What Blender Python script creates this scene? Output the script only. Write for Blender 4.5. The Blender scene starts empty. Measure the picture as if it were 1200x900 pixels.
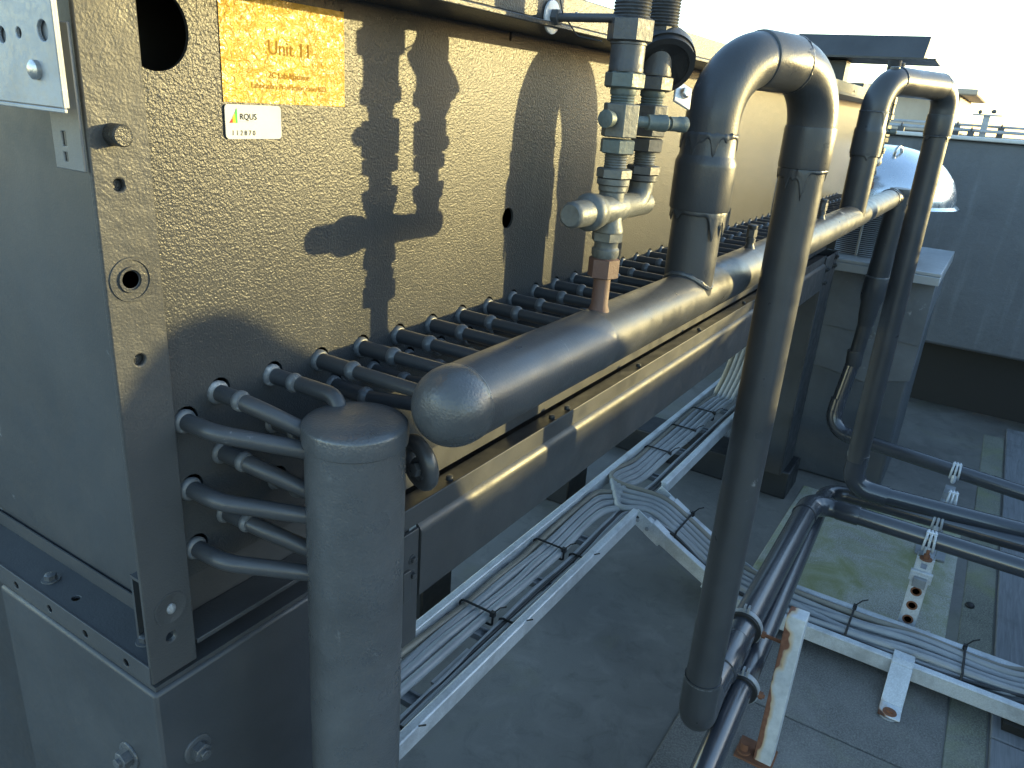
import bpy, bmesh, math, random
from mathutils import Vector, Matrix, noise
R = math.radians
PI = math.pi
random.seed(7)
sc = bpy.context.scene
col = sc.collection
# one modelling unit is 0.55 m; the modelling origin is the eye point, 1.634 m above the roof
U, G = 0.55, 2.97
def W(p): return Vector((p[0]*U, p[1]*U, (p[2]+G)*U))

# ------------------------------------------------------------------ materials
def new_mat(name):
    m = bpy.data.materials.new(name); m.use_nodes = True
    nt = m.node_tree; nt.nodes.clear()
    out = nt.nodes.new('ShaderNodeOutputMaterial'); b = nt.nodes.new('ShaderNodeBsdfPrincipled')
    nt.links.new(b.outputs[0], out.inputs[0])
    return m, nt, b
def node(nt, t, **k):
    n = nt.nodes.new(t)
    for a, v in k.items():
        if a in n.inputs: n.inputs[a].default_value = v
        else: setattr(n, a, v)
    return n
def coords(nt, scale=(1,1,1)):
    tc = nt.nodes.new('ShaderNodeTexCoord'); mp = nt.nodes.new('ShaderNodeMapping')
    mp.inputs['Scale'].default_value = scale
    nt.links.new(tc.outputs['Object'], mp.inputs[0]); return mp.outputs[0]
def noise_n(nt, vec, scale, detail=4, rough=.55, dist=0):
    n = nt.nodes.new('ShaderNodeTexNoise'); n.inputs['Scale'].default_value = scale
    n.inputs['Detail'].default_value = detail; n.inputs['Roughness'].default_value = rough
    n.inputs['Distortion'].default_value = dist
    nt.links.new(vec, n.inputs['Vector']); return n.outputs['Fac']
def ramp(nt, fac, stops):
    r = nt.nodes.new('ShaderNodeValToRGB'); e = r.color_ramp.elements
    while len(e) < len(stops): e.new(.5)
    for i, (p, c) in enumerate(stops):
        e[i].position = p; e[i].color = (c[0], c[1], c[2], 1) if not isinstance(c, (int, float)) else (c, c, c, 1)
    nt.links.new(fac, r.inputs[0]); return r.outputs[0]
def mixc(nt, fac, a, b, mode='MIX'):
    m = nt.nodes.new('ShaderNodeMix'); m.data_type = 'RGBA'; m.blend_type = mode
    for s, v in ((0, fac), (6, a), (7, b)):
        if hasattr(v, 'links') or hasattr(v, 'is_linked'): nt.links.new(v, m.inputs[s])
        elif s == 0: m.inputs[0].default_value = v
        else: m.inputs[s].default_value = (v[0], v[1], v[2], 1)
    return m.outputs[2]
def bump(nt, h, strength, dist, b, prev=None):
    n = nt.nodes.new('ShaderNodeBump'); n.inputs['Strength'].default_value = strength; n.inputs['Distance'].default_value = dist
    nt.links.new(h, n.inputs['Height'])
    if prev: nt.links.new(prev, n.inputs['Normal'])
    nt.links.new(n.outputs[0], b.inputs['Normal']); return n.outputs[0]
def paint(name, c, rough=.42, metal=0., wear=0., grain=.25, gscale=420, blotch=.25, wearcol=(.34,.35,.36), spec=.5, drip=0, rvar=1.):
    m, nt, b = new_mat(name)
    v = coords(nt)
    bl = noise_n(nt, v, 5.5, 5, .6, .4)
    base = ramp(nt, bl, [(.3, [x*(1-blotch) for x in c]), (.72, [x*(1+blotch) for x in c])])
    if wear:
        w = noise_n(nt, v, 38, 8, .72, .2)
        w2 = noise_n(nt, v, 4.2, 3)
        mm = nt.nodes.new('ShaderNodeMath'); mm.operation = 'MULTIPLY'; nt.links.new(w, mm.inputs[0]); nt.links.new(w2, mm.inputs[1])
        wf = ramp(nt, mm.outputs[0], [(.40-.1*wear, 0.), (.47-.1*wear, .85)])
        base = mixc(nt, wf, base, wearcol)
    nt.links.new(base, b.inputs['Base Color'])
    rn = noise_n(nt, v, 22, 6, .6)
    rr = ramp(nt, rn, [(.25, max(.05, rough-.12*rvar)), (.75, min(1, rough+.14*rvar))])
    nt.links.new(rr, b.inputs['Roughness'])
    b.inputs['Metallic'].default_value = metal
    b.inputs['Specular IOR Level'].default_value = spec
    g = noise_n(nt, v, gscale, 2, .5)
    pv = bump(nt, g, grain, .0006, b)
    if drip:
        d = noise_n(nt, v, 60, 3, .5); bump(nt, d, drip, .002, b, pv)
    return m
M = {}
M['paint'] = paint('dark_grey_paint', (.046,.049,.053), .46, wear=.0, grain=.3, drip=.1)
M['paint_pipe'] = paint('dark_pipe_paint', (.044,.047,.052), .36, wear=.12, grain=.35, drip=.12)
M['paint_rough'] = paint('scuffed_pipe_paint', (.064,.068,.073), .31, wear=.62, grain=.8, drip=.4, blotch=.35, spec=.7, wearcol=(.15,.155,.16))
M['paint_panel'] = paint('smooth_panel_paint', (.041,.045,.050), .46, wear=.05, grain=.2, blotch=.22)
M['dark_paint'] = paint('black_steel_paint', (.022,.024,.027), .45, grain=.2)
M['worn'] = paint('worn_edge_metal', (.105,.112,.12), .38, wear=.7, grain=.4, wearcol=(.36,.37,.38))
M['pvc'] = paint('black_pipe_plastic', (.042,.046,.056), .22, wear=.0, spec=.9, grain=.12, gscale=500, rvar=.3, blotch=.1, wearcol=(.12,.12,.12))
M['rubber'] = paint('black_rubber', (.018,.018,.019), .55, grain=.3)
M['cable'] = paint('grey_cable_sheath', (.33,.34,.35), .42, grain=.1, blotch=.18)
M['cable_tan'] = paint('tan_cable_sheath', (.27,.245,.20), .45, grain=.1, blotch=.18)
M['cable_dark'] = paint('black_cable_sheath', (.03,.032,.036), .42, grain=.1)
M['steel'] = paint('bare_steel', (.42,.42,.41), .34, metal=.9, wear=.1, grain=.3)
def galv(name, c=(.62,.65,.68), rough=.42, rust=0, met0=.25, bs=.25):
    m, nt, b = new_mat(name); v = coords(nt)
    vo = nt.nodes.new('ShaderNodeTexVoronoi'); vo.inputs['Scale'].default_value = 300; nt.links.new(v, vo.inputs['Vector'])
    sep = nt.nodes.new('ShaderNodeSeparateColor'); nt.links.new(vo.outputs['Color'], sep.inputs[0])
    base = ramp(nt, sep.outputs[0], [(0, [x*.88 for x in c]), (1, [min(.85, x*1.08) for x in c])])
    st = noise_n(nt, v, 9, 6, .65)
    base = mixc(nt, ramp(nt, st, [(.46, 0.), (.72, .65)]), base, [x*.42 for x in c])
    rough_s = ramp(nt, sep.outputs[0], [(0, rough-.08), (1, rough+.1)])
    met = None
    if rust:
        rn = noise_n(nt, coords(nt, (1, 1, .4)), 7.5, 3, .5, .4)
        rf = ramp(nt, rn, [(.60-.13*rust, 0.), (.63-.13*rust, 1.)])
        r2 = noise_n(nt, v, 55, 5)
        rc = ramp(nt, r2, [(.3, (.060,.028,.018)), (.7, (.15,.062,.032))])
        edge = ramp(nt, rn, [(.55-.13*rust, 0.), (.61-.13*rust, .7), (.64-.13*rust, 0.)])
        base = mixc(nt, rf, base, rc); base = mixc(nt, edge, base, (.42,.24,.10))
        rough_s = mixc(nt, rf, rough_s, (.85,.85,.85))
        met = ramp(nt, rf, [(0, met0), (1, 0.)])
    nt.links.new(base, b.inputs['Base Color']); nt.links.new(rough_s, b.inputs['Roughness'])
    b.inputs['Metallic'].default_value = met0
    if met: nt.links.new(met, b.inputs['Metallic'])
    bump(nt, noise_n(nt, v, 160, 3), bs, .0008, b)
    return m
M['galv'] = galv('galvanised_steel'); M['galv_rust'] = galv('rusty_galvanised_steel', rust=.8)
M['galv_spot'] = galv('lightly_rusted_steel', rust=.05)
def rust_post():
    m, nt, b = new_mat('streaked_rusty_steel'); v = coords(nt)
    sx = nt.nodes.new('ShaderNodeSeparateXYZ'); nt.links.new(v, sx.inputs[0])
    n1 = noise_n(nt, coords(nt, (1, 1, .5)), 11, 3, .5, .3)
    ma = nt.nodes.new('ShaderNodeMath'); ma.operation = 'MULTIPLY_ADD'; nt.links.new(sx.outputs[1], ma.inputs[0]); ma.inputs[1].default_value = 9.5; nt.links.new(n1, ma.inputs[2])
    rf = ramp(nt, ma.outputs[0], [(.58, 0.), (.60, 1.)]); halo = ramp(nt, ma.outputs[0], [(.50, 0.), (.585, .8), (.61, 0.)])
    base = ramp(nt, noise_n(nt, v, 26, 6, .65), [(.3, (.40,.43,.46)), (.7, (.62,.65,.68))])
    base = mixc(nt, halo, base, (.50,.33,.14)); rc = ramp(nt, noise_n(nt, v, 70, 5), [(.3, (.13,.055,.035)), (.7, (.22,.10,.06))])
    base = mixc(nt, rf, base, rc)
    nt.links.new(base, b.inputs['Base Color']); nt.links.new(ramp(nt, rf, [(0, .42), (1, .85)]), b.inputs['Roughness'])
    bump(nt, noise_n(nt, v, 120, 4), .3, .001, b); return m
M['rust_post'] = rust_post()
M['galv_dull'] = galv('dull_galvanised_steel', (.33,.35,.37), .5)
M['fitting'] = galv('weathered_brass_fitting', (.125,.132,.128), .48, met0=.3, bs=.7)
M['fitting_green'] = galv('verdigris_fitting', (.115,.142,.138), .5, met0=.2, bs=.7)
M['fitting_dark'] = galv('dull_dark_fitting', (.085,.088,.092), .48, met0=.4, bs=.7)
M['fitting_rust'] = paint('rusted_fitting', (.115,.062,.048), .62, wear=.8, wearcol=(.17,.165,.155), grain=.6, blotch=.4, drip=.3)
M['rust'] = paint('brown_rust', (.20,.085,.045), .85, wear=.3, wearcol=(.3,.16,.08), grain=.6)
M['alu'] = paint('spun_aluminium', (.70,.73,.76), .22, metal=.85, grain=.1, blotch=.08, wear=.02)
M['alu_dull'] = paint('pale_aluminium_flashing', (.38,.40,.42), .42, metal=.4, grain=.1, blotch=.12)
M['lead'] = paint('grey_flashing_sheet', (.15,.16,.172), .5, metal=.2, grain=.3, blotch=.2, wear=.1)

# hammered paint of the long side panel
def hammered():
    m, nt, b = new_mat('hammered_grey_paint'); v = coords(nt)
    bl = noise_n(nt, v, 3.2, 5, .6, .3)
    base = ramp(nt, bl, [(.3, (.032,.034,.036)), (.75, (.050,.051,.052))])
    dr = noise_n(nt, coords(nt, (9, 9, 1.2)), 4, 4, .6)
    base = mixc(nt, ramp(nt, dr, [(.55, 0.), (.8, .35)]), base, (.085,.082,.076))
    nt.links.new(base, b.inputs['Base Color'])
    b.inputs['Roughness'].default_value = .30
    b.inputs['Specular IOR Level'].default_value = .26
    sx = nt.nodes.new('ShaderNodeSeparateXYZ'); nt.links.new(v, sx.inputs[0])
    # the orange peel is coarsest towards the top left end of the panel and dies away downwards
    fade = nt.nodes.new('ShaderNodeMapRange'); fade.inputs[1].default_value = 1.22; fade.inputs[2].default_value = 1.68
    fade.inputs[3].default_value = .10; fade.inputs[4].default_value = 1.0
    nt.links.new(sx.outputs[2], fade.inputs[0])
    fx = nt.nodes.new('ShaderNodeMapRange'); fx.inputs[1].default_value = -1.6; fx.inputs[2].default_value = .2
    fx.inputs[3].default_value = 1.; fx.inputs[4].default_value = .3
    nt.links.new(sx.outputs[0], fx.inputs[0])
    mu = nt.nodes.new('ShaderNodeMath'); mu.operation = 'MULTIPLY'; nt.links.new(fade.outputs[0], mu.inputs[0]); nt.links.new(fx.outputs[0], mu.inputs[1])
    big = noise_n(nt, v, 340, 1, .5, 0)
    mb = nt.nodes.new('ShaderNodeMath'); mb.operation = 'MULTIPLY'; nt.links.new(big, mb.inputs[0]); nt.links.new(mu.outputs[0], mb.inputs[1])
    p = bump(nt, mb.outputs[0], .55, .0011, b)
    fine = noise_n(nt, v, 640, 2, .5)
    bump(nt, fine, .6, .0009, b, p)
    return m
M['hammer'] = hammered()
def label_mat():
    m, nt, b = new_mat('crinkled_yellow_film'); v = coords(nt)
    n = noise_n(nt, v, 130, 3, .55, 1.2)
    base = ramp(nt, noise_n(nt, v, 28, 4, .6, .6), [(.3, (.42,.24,.03)), (.7, (.58,.36,.06))])
    nt.links.new(base, b.inputs['Base Color']); b.inputs['Roughness'].default_value = .22
    bump(nt, n, .7, .0055, b); return m
M['yellow'] = label_mat()
def flat(name, c, rough=.4, spec=.5):
    m, nt, b = new_mat(name)
    v = coords(nt); base = ramp(nt, noise_n(nt, v, 60, 3), [(.3, [x*.94 for x in c]), (.7, [min(1, x*1.04) for x in c])])
    nt.links.new(base, b.inputs['Base Color']); b.inputs['Roughness'].default_value = rough; b.inputs['Specular IOR Level'].default_value = spec; return m
M['white'] = flat('white_vinyl', (.50,.50,.49), .6, .2); M['ink'] = flat('black_ink', (.01,.01,.01), .9, 0)
M['ink_brown'] = flat('brown_ink', (.24,.14,.03), .9, 0); M['green_ink'] = flat('green_ink', (.10,.42,.10), .9, 0)
M['yellow_ink'] = flat('yellow_ink', (.75,.6,.05), .9, 0); M['red_ink'] = flat('red_ink', (.6,.07,.05), .9, 0)

def roof_mat():
    m, nt, b = new_mat('roof_felt'); v = coords(nt)
    big = noise_n(nt, v, 1.5, 6, .62, .8); mid = noise_n(nt, v, 7, 7, .65, .5); fin = noise_n(nt, v, 240, 3, .6)
    base = ramp(nt, big, [(.25, (.115,.110,.102)), (.5, (.160,.153,.140)), (.78, (.21,.202,.178))])
    base = mixc(nt, ramp(nt, mid, [(.50, 0.), (.68, .60)]), base, (.235,.225,.205))
    base = mixc(nt, ramp(nt, noise_n(nt, v, 11, 7, .7, .8), [(.52, 0.), (.70, .55)]), base, (.070,.067,.062))
    base = mixc(nt, ramp(nt, noise_n(nt, v, 2.3, 5, .6, 1.), [(.56, 0.), (.72, .40)]), base, (.165,.165,.080))
    # pale scuffs
    sc_ = noise_n(nt, coords(nt, (1, 6, 1)), 16, 7, .75, .3)
    base = mixc(nt, ramp(nt, sc_, [(.66, 0.), (.75, .35)]), base, (.24,.245,.24))
    base = mixc(nt, ramp(nt, fin, [(.3, .0), (.75, .35)]), base, (.17,.17,.168), 'MIX')
    # shade and wet stain under the screen wall, both painted into the felt
    sx = nt.nodes.new('ShaderNodeSeparateXYZ'); nt.links.new(v, sx.inputs[0])
    ad = nt.nodes.new('ShaderNodeMath'); ad.operation = 'MULTIPLY_ADD'; nt.links.new(mid, ad.inputs[0]); ad.inputs[1].default_value = .5; nt.links.new(sx.outputs[0], ad.inputs[2])
    wet_shade = ramp(nt, ad.outputs[0], [(0, 0.), (1, 0.)])
    mr = nt.nodes.new('ShaderNodeMapRange'); nt.links.new(ad.outputs[0], mr.inputs[0]); mr.inputs[1].default_value = 5.3; mr.inputs[2].default_value = 5.75
    base = mixc(nt, mr.outputs[0], base, (.018,.015,.013))
    nt.links.new(base, b.inputs['Base Color'])
    nt.links.new(ramp(nt, big, [(.3, .38), (.7, .72)]), b.inputs['Roughness'])
    p = bump(nt, fin, .5, .002, b); bump(nt, mid, .35, .006, b, p)
    return m
M['roof'] = roof_mat()
def slab_mat(name, c, moss, grain=.6):
    m, nt, b = new_mat(name); v = coords(nt)
    n1 = noise_n(nt, v, 3.4, 6, .62, .5); n2 = noise_n(nt, v, 190, 4, .75); n3 = noise_n(nt, v, 13, 6, .65)
    base = ramp(nt, n1, [(.28, [x*.55 for x in c]), (.7, [x*1.2 for x in c])])
    base = mixc(nt, ramp(nt, n3, [(.45, 0.), (.7, .5)]), base, [x*.5 for x in c])
    base = mixc(nt, ramp(nt, n2, [(.42, 0.), (.66, .8)]), base, [min(.6, x*1.7) for x in c])
    mf = noise_n(nt, v, 4.2, 5, .6, .9)
    base = mixc(nt, ramp(nt, mf, [(.62-.2*moss, 0.), (.84-.2*moss, .75*moss)]), base, (.235,.26,.085))
    nt.links.new(base, b.inputs['Base Color']); b.inputs['Roughness'].default_value = .8
    p = bump(nt, n2, grain, .003, b); bump(nt, n3, .3, .004, b, p)
    return m
M['slab_moss'] = slab_mat('mossy_slab', (.40,.395,.325), 1.05); M['slab_grey'] = slab_mat('grey_mineral_slab', (.165,.160,.150), .25, .9)
M['moss'] = slab_mat('moss_gravel', (.19,.19,.155), .55, 1.)
def board_mat():
    m, nt, b = new_mat('grey_weathered_board'); v = coords(nt, (1.2, 22, 1))
    n1 = noise_n(nt, v, 5, 6, .6, .8)
    base = ramp(nt, n1, [(.3, (.15,.155,.165)), (.7, (.24,.245,.255))])
    v2 = coords(nt)
    base = mixc(nt, ramp(nt, noise_n(nt, v2, 9, 5), [(.55, 0.), (.8, .5)]), base, (.07,.07,.072))
    nt.links.new(base, b.inputs['Base Color']); b.inputs['Roughness'].default_value = .75
    bump(nt, n1, .5, .004, b); return m
M['board'] = board_mat()
def wall_mat(name, c, drips=.4):
    m, nt, b = new_mat(name); v = coords(nt)
    n1 = noise_n(nt, v, 2.0, 6, .6, .5); dr = noise_n(nt, coords(nt, (5, 5, .5)), 3.2, 6, .65); n3 = noise_n(nt, v, 36, 6, .7); gp = noise_n(nt, v, 7, 6, .68)
    base = ramp(nt, n1, [(.28, [x*.8 for x in c]), (.72, [x*1.18 for x in c])])
    base = mixc(nt, ramp(nt, dr, [(.5, 0.), (.75, drips)]), base, [x*1.7 for x in c])
    base = mixc(nt, ramp(nt, gp, [(.6, 0.), (.72, .35)]), base, [x*.55 for x in c])
    base = mixc(nt, ramp(nt, n3, [(.66, 0.), (.72, .3)]), base, (.2,.21,.21))
    nt.links.new(base, b.inputs['Base Color']); b.inputs['Roughness'].default_value = .6
    p = bump(nt, n3, .45, .004, b); bump(nt, gp, .5, .01, b, p); return m
M['wall'] = wall_mat('grey_painted_render', (.095,.102,.113), .55); M['felt_up'] = wall_mat('felt_upstand', (.095,.103,.112), .2)
M['coping'] = flat('pale_coping', (.5,.5,.48), .5); M['beige'] = wall_mat('beige_sheet', (.42,.36,.29), .2)
M['near_black'] = flat('near_black', (.014,.013,.012), .6)

# ------------------------------------------------------------------ mesh building
LOC = {}
def frame(d):
    d = Vector(d).normalized()
    a = Vector((0, 0, 1)) if abs(d.z) < .9 else Vector((1, 0, 0))
    u = a.cross(d).normalized(); return u, d.cross(u).normalized(), d
class MB:
    def __init__(s): s.v = []; s.f = []; s.m = []
    def add(s, vs, fs, mi=0):
        o = len(s.v); s.v += [Vector(v) for v in vs]; s.f += [[i+o for i in f] for f in fs]; s.m += [mi]*len(fs); return s
    def box(s, x0, y0, z0, x1, y1, z1, mi=0):
        vs = [(x, y, z) for z in (z0, z1) for y in (y0, y1) for x in (x0, x1)]
        return s.add(vs, [(0,2,3,1), (4,5,7,6), (0,1,5,4), (2,6,7,3), (0,4,6,2), (1,3,7,5)], mi)
    def obox(s, c, ax, h, mi=0):
        c = Vector(c); ax = [Vector(a).normalized() for a in ax]
        vs = [c + ax[0]*(i*h[0]) + ax[1]*(j*h[1]) + ax[2]*(k*h[2]) for k in (-1, 1) for j in (-1, 1) for i in (-1, 1)]
        return s.add(vs, [(0,2,3,1), (4,5,7,6), (0,1,5,4), (2,6,7,3), (0,4,6,2), (1,3,7,5)], mi)
    def bar(s, a, b, w, h, up=(0,0,1), mi=0):       # square bar from a to b
        a = Vector(a); b = Vector(b); d = (b-a); L = d.length; d.normalize(); u = Vector(up).cross(d).normalized(); n = d.cross(u)
        return s.obox((a+b)/2, (d, u, n), (L/2, w/2, h/2), mi)
    def tube(s, pts, r, n=20, cap=True, mi=0):
        pts = [Vector(p) for p in pts]; k = len(pts); rs = r if isinstance(r, (list, tuple)) else [r]*k
        T = []
        for i in range(k):
            a = pts[min(i+1, k-1)] - pts[max(i-1, 0)]; T.append(a.normalized())
        u, w, _ = frame(T[0]); vs = []; fs = []
        for i in range(k):
            if i:
                q = T[i-1].rotation_difference(T[i]); u = q @ u; u = (u - T[i]*u.dot(T[i])).normalized()
            w = T[i].cross(u)
            for j in range(n):
                a = 2*PI*j/n; vs.append(pts[i] + (u*math.cos(a) + w*math.sin(a))*rs[i])
        for i in range(k-1):
            for j in range(n):
                fs.append((i*n+j, i*n+(j+1)%n, (i+1)*n+(j+1)%n, (i+1)*n+j))
        if cap: fs.append(tuple(reversed(range(n)))); fs.append(tuple((k-1)*n+j for j in range(n)))
        return s.add(vs, fs, mi)
    def lathe(s, o, d, prof, n=32, mi=0, rot=0, jit=0):
        u, w, d = frame(d); o = Vector(o); vs = []; fs = []
        for (t, r) in prof:
            for j in range(n):
                a = 2*PI*j/n + rot
                q = 1 + (jit*noise.noise(Vector((math.cos(a)*3, math.sin(a)*3, t*60 + o.x*9))) if jit else 0)
                vs.append(o + d*t + (u*math.cos(a) + w*math.sin(a))*(r*q))
        k = len(prof)
        for i in range(k-1):
            for j in range(n): fs.append((i*n+j, i*n+(j+1)%n, (i+1)*n+(j+1)%n, (i+1)*n+j))
        if prof[0][1] > 1e-5: fs.append(tuple(reversed(range(n))))
        if prof[-1][1] > 1e-5: fs.append(tuple((k-1)*n+j for j in range(n)))
        return s.add(vs, fs, mi)
    def hexa(s, o, d, t0, t1, r, mi=0, rot=0, ch=.12):   # chamfered hexagon
        b = r*ch
        return s.lathe(o, d, [(t0, r*.88), (t0+b*.6, r), (t1-b*.6, r), (t1, r*.88)], 6, mi, rot)
    def thread(s, o, d, t0, t1, r, pitch=.0055, mi=0):
        prof = []; t = t0
        while t < t1: prof += [(t, r*.92), (t+pitch*.5, r)]; t += pitch
        prof.append((t1, r*.92)); return s.lathe(o, d, prof, 20, mi)
    def torus(s, c, d, Rr, r, n=28, k=8, mi=0, a0=0, a1=2*PI):
        u, w, d = frame(d); c = Vector(c)
        full = abs(a1-a0-2*PI) < 1e-6; m_ = n if full else n+1
        pts = [c + (u*math.cos(a0+(a1-a0)*i/n) + w*math.sin(a0+(a1-a0)*i/n))*Rr for i in range(m_)]
        if not full: return s.tube(pts, r, k, True, mi)
        vs = []; fs = []
        for i in range(n):
            a = a0+(a1-a0)*i/n; e = u*math.cos(a)+w*math.sin(a)
            for j in range(k): b = 2*PI*j/k; vs.append(c + e*(Rr + r*math.cos(b)) + d*(r*math.sin(b)))
        for i in range(n):
            for j in range(k): fs.append((i*k+j, ((i+1)%n)*k+j, ((i+1)%n)*k+(j+1)%k, i*k+(j+1)%k))
        return s.add(vs, fs, mi)
    def sphere(s, c, r, sc_=(1,1,1), n=10, mi=0):
        prof = [(-math.cos(PI*i/n)*r, max(1e-6, math.sin(PI*i/n)*r)) for i in range(n+1)]
        o = len(s.v); s.lathe((0,0,0), (0,0,1), prof, n*2, mi)
        for v in s.v[o:]: v.x = v.x*sc_[0]+c[0]; v.y = v.y*sc_[1]+c[1]; v.z = v.z*sc_[2]+c[2]
        return s
    def plate(s, o, u, v, outline, holes, th, mi=0):     # flat sheet with real holes, extruded along u x v by th
        o = Vector(o); u = Vector(u).normalized(); v = Vector(v).normalized(); nn = u.cross(v)
        bm = bmesh.new(); ed = []
        for loop in [outline]+holes:
            vs = [bm.verts.new((a, b, 0)) for a, b in loop]
            ed += [bm.edges.new((vs[i], vs[(i+1) % len(vs)])) for i in range(len(vs))]
        bmesh.ops.triangle_fill(bm, use_beauty=True, use_dissolve=False, edges=ed)
        bmesh.ops.recalc_face_normals(bm, faces=bm.faces)
        if bm.faces and sum(f.normal.z for f in bm.faces) < 0: bmesh.ops.reverse_faces(bm, faces=bm.faces)
        r_ = bmesh.ops.extrude_face_region(bm, geom=bm.faces[:])
        top = [g for g in r_['geom'] if isinstance(g, bmesh.types.BMVert)]
        for t in top: t.co.z += th
        bm.faces.ensure_lookup_table(); bm.verts.index_update()
        bmesh.ops.recalc_face_normals(bm, faces=bm.faces)
        vs = [o + u*q.co.x + v*q.co.y + nn*q.co.z for q in bm.verts]
        fs = [tuple(q.index for q in f.verts) for f in bm.faces]
        bm.free(); return s.add(vs, fs, mi)
    def build(s, name, mats, parent=None, bevel=0, smooth=True, angle=38, at=None, recalc=True):
        if not isinstance(mats, (list, tuple)): mats = [mats]
        wv = [W(v) for v in s.v]
        if parent is not None: base = LOC[parent.name]
        else:
            lo = [min(v[i] for v in wv) for i in range(3)]; hi = [max(v[i] for v in wv) for i in range(3)]
            base = W(at) if at else Vector(((lo[0]+hi[0])/2, (lo[1]+hi[1])/2, lo[2]))
        me = bpy.data.meshes.new(name); me.from_pydata([v-base for v in wv], [], s.f)
        for m in mats: me.materials.append(m)
        me.polygons.foreach_set('material_index', s.m)
        if recalc:
            bm = bmesh.new(); bm.from_mesh(me); bmesh.ops.recalc_face_normals(bm, faces=bm.faces); bm.to_mesh(me); bm.free()
        if smooth: me.shade_smooth(); me.set_sharp_from_angle(angle=R(angle))
        ob = bpy.data.objects.new(name, me); col.objects.link(ob)
        if parent is not None: ob.parent = parent; LOC[ob.name] = base
        else: ob.location = base; LOC[ob.name] = base
        if bevel:
            b = ob.modifiers.new('edge_rounding', 'BEVEL'); b.width = bevel; b.segments = 2; b.limit_method = 'ANGLE'; b.angle_limit = R(40); b.harden_normals = False
        return ob
def thing(name, label, cat, at, group=None):
    o = bpy.data.objects.new(name, None); col.objects.link(o); o.empty_display_size = .1
    o.location = W(at); LOC[o.name] = W(at); o['label'] = label; o['category'] = cat
    if group: o['group'] = group
    return o
def tag(o, label, cat, group=None):
    o['label'] = label; o['category'] = cat
    if group: o['group'] = group
    return o
def structure(o): o['kind'] = 'structure'; return o
def dup(root, delta, label, name=None):
    d = Vector(delta)*U
    r = root.copy(); col.objects.link(r); r.location = root.location + d; r['label'] = label
    for ch in list(root.children):
        c = ch.copy(); col.objects.link(c); c.parent = r
        for g in ch.children: q = g.copy(); col.objects.link(q); q.parent = c
    return r
def circ(cx, cy, r, n=24): return [(cx+r*math.cos(2*PI*i/n), cy+r*math.sin(2*PI*i/n)) for i in range(n)]
def rect(x0, y0, x1, y1): return [(x0, y0), (x1, y0), (x1, y1), (x0, y1)]
def arc(p0, c, p1, r, n=12):
    """fillet of radius r at corner c between p0 and p1 -> list of points"""
    c = Vector(c); a = (Vector(p0)-c).normalized(); b = (Vector(p1)-c).normalized()
    th = a.angle(b); t = r/math.tan(th/2); s = c+a*t; e = c+b*t
    m = c + (a+b).normalized()*(r/math.sin(th/2)); out = []
    v0 = s-m; v1 = e-m; ang = v0.angle(v1); ax = v0.cross(v1).normalized()
    for i in range(n+1): out.append(m + Matrix.Rotation(ang*i/n, 3, ax) @ v0)
    return out
def fpath(pts, r, n=10):
    out = [Vector(pts[0])]
    for i in range(1, len(pts)-1): out += arc(pts[i-1], pts[i], pts[i+1], r if not isinstance(r, list) else r[i-1], n)
    return out + [Vector(pts[-1])]
def weld(mb, c, d, r, n_drips=5, mi=0, seed=0, size=.006):
    """a rough collar of weld and thick paint around a pipe; its lower edge hangs down in runs"""
    rnd = random.Random(seed); u, w, d = frame(d); c = Vector(c); n = 96; k = 9; vs = []; fs = []
    down = -1 if d.z > .05 else 1
    runs = [(rnd.uniform(0, 2*PI), rnd.uniform(.012, .040), rnd.uniform(.07, .17)) for _ in range(n_drips)]
    for i in range(n):
        a = 2*PI*i/n; e = u*math.cos(a)+w*math.sin(a)
        q = noise.noise(Vector((math.cos(a)*3+seed, math.sin(a)*3, seed*1.7))); q2 = noise.noise(Vector((math.cos(a)*9+seed, math.sin(a)*9, 5)))
        L = size*(1.3+.7*q)
        for (ra, rl, rw) in runs:
            dd_ = (a-ra+PI) % (2*PI)-PI; L += rl*math.exp(-(dd_/rw)**2)*.9
        up_ = size*(.9+.8*q2)
        for j in range(k):
            t = j/(k-1); zz = -up_ + (up_+L)*t
            th = size*(.62+.30*q2)*(math.sin(PI*min(1, t*1.0))**.45 if 0 < t < 1 else 0) * (1 if L < size*3 else (1.15-.55*math.sin(PI*t*.8)+.5*t*t))
            th *= 1+.35*noise.noise(Vector((math.cos(a)*14, math.sin(a)*14, zz*160+seed)))
            vs.append(c + d*(down*zz) + e*(r-.0008+max(0, th)))
    for i in range(n):
        for j in range(k-1): fs.append((i*k+j, i*k+j+1, ((i+1)%n)*k+j+1, ((i+1)%n)*k+j))
    mb.add(vs, fs, mi)
def text(name, body, size, o, u, v, mat, parent, spacing=1., depth=.0012):
    cu = bpy.data.curves.new('lettering', 'FONT'); cu.body = body; cu.size = size; cu.space_character = spacing; cu.extrude = 0; cu.resolution_u = 3
    t = bpy.data.objects.new('lettering_tmp', cu); col.objects.link(t)
    dg = bpy.context.evaluated_depsgraph_get(); me = t.evaluated_get(dg).to_mesh()
    vs = [q.co.copy() for q in me.vertices]; fs = [tuple(f.vertices) for f in me.polygons]
    bpy.data.objects.remove(t); bpy.data.curves.remove(cu)
    o = Vector(o); u = Vector(u); v = Vector(v); mb = MB(); mb.add([o + u*q.x + v*q.y for q in vs], fs)
    return mb.build(name, mat, parent, smooth=False, recalc=False)
def bolt(mb, c, d, r, L=None, washer=True, mi=0, rot=.3):
    if washer: mb.lathe(c, d, [(0, r*1.55), (r*.22, r*1.5)], 20, mi)
    mb.hexa(c, d, r*.15, r*1.15, r, mi, rot)
    if L: mb.thread(c, d, r, L, r*.55, .006, mi)

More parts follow.
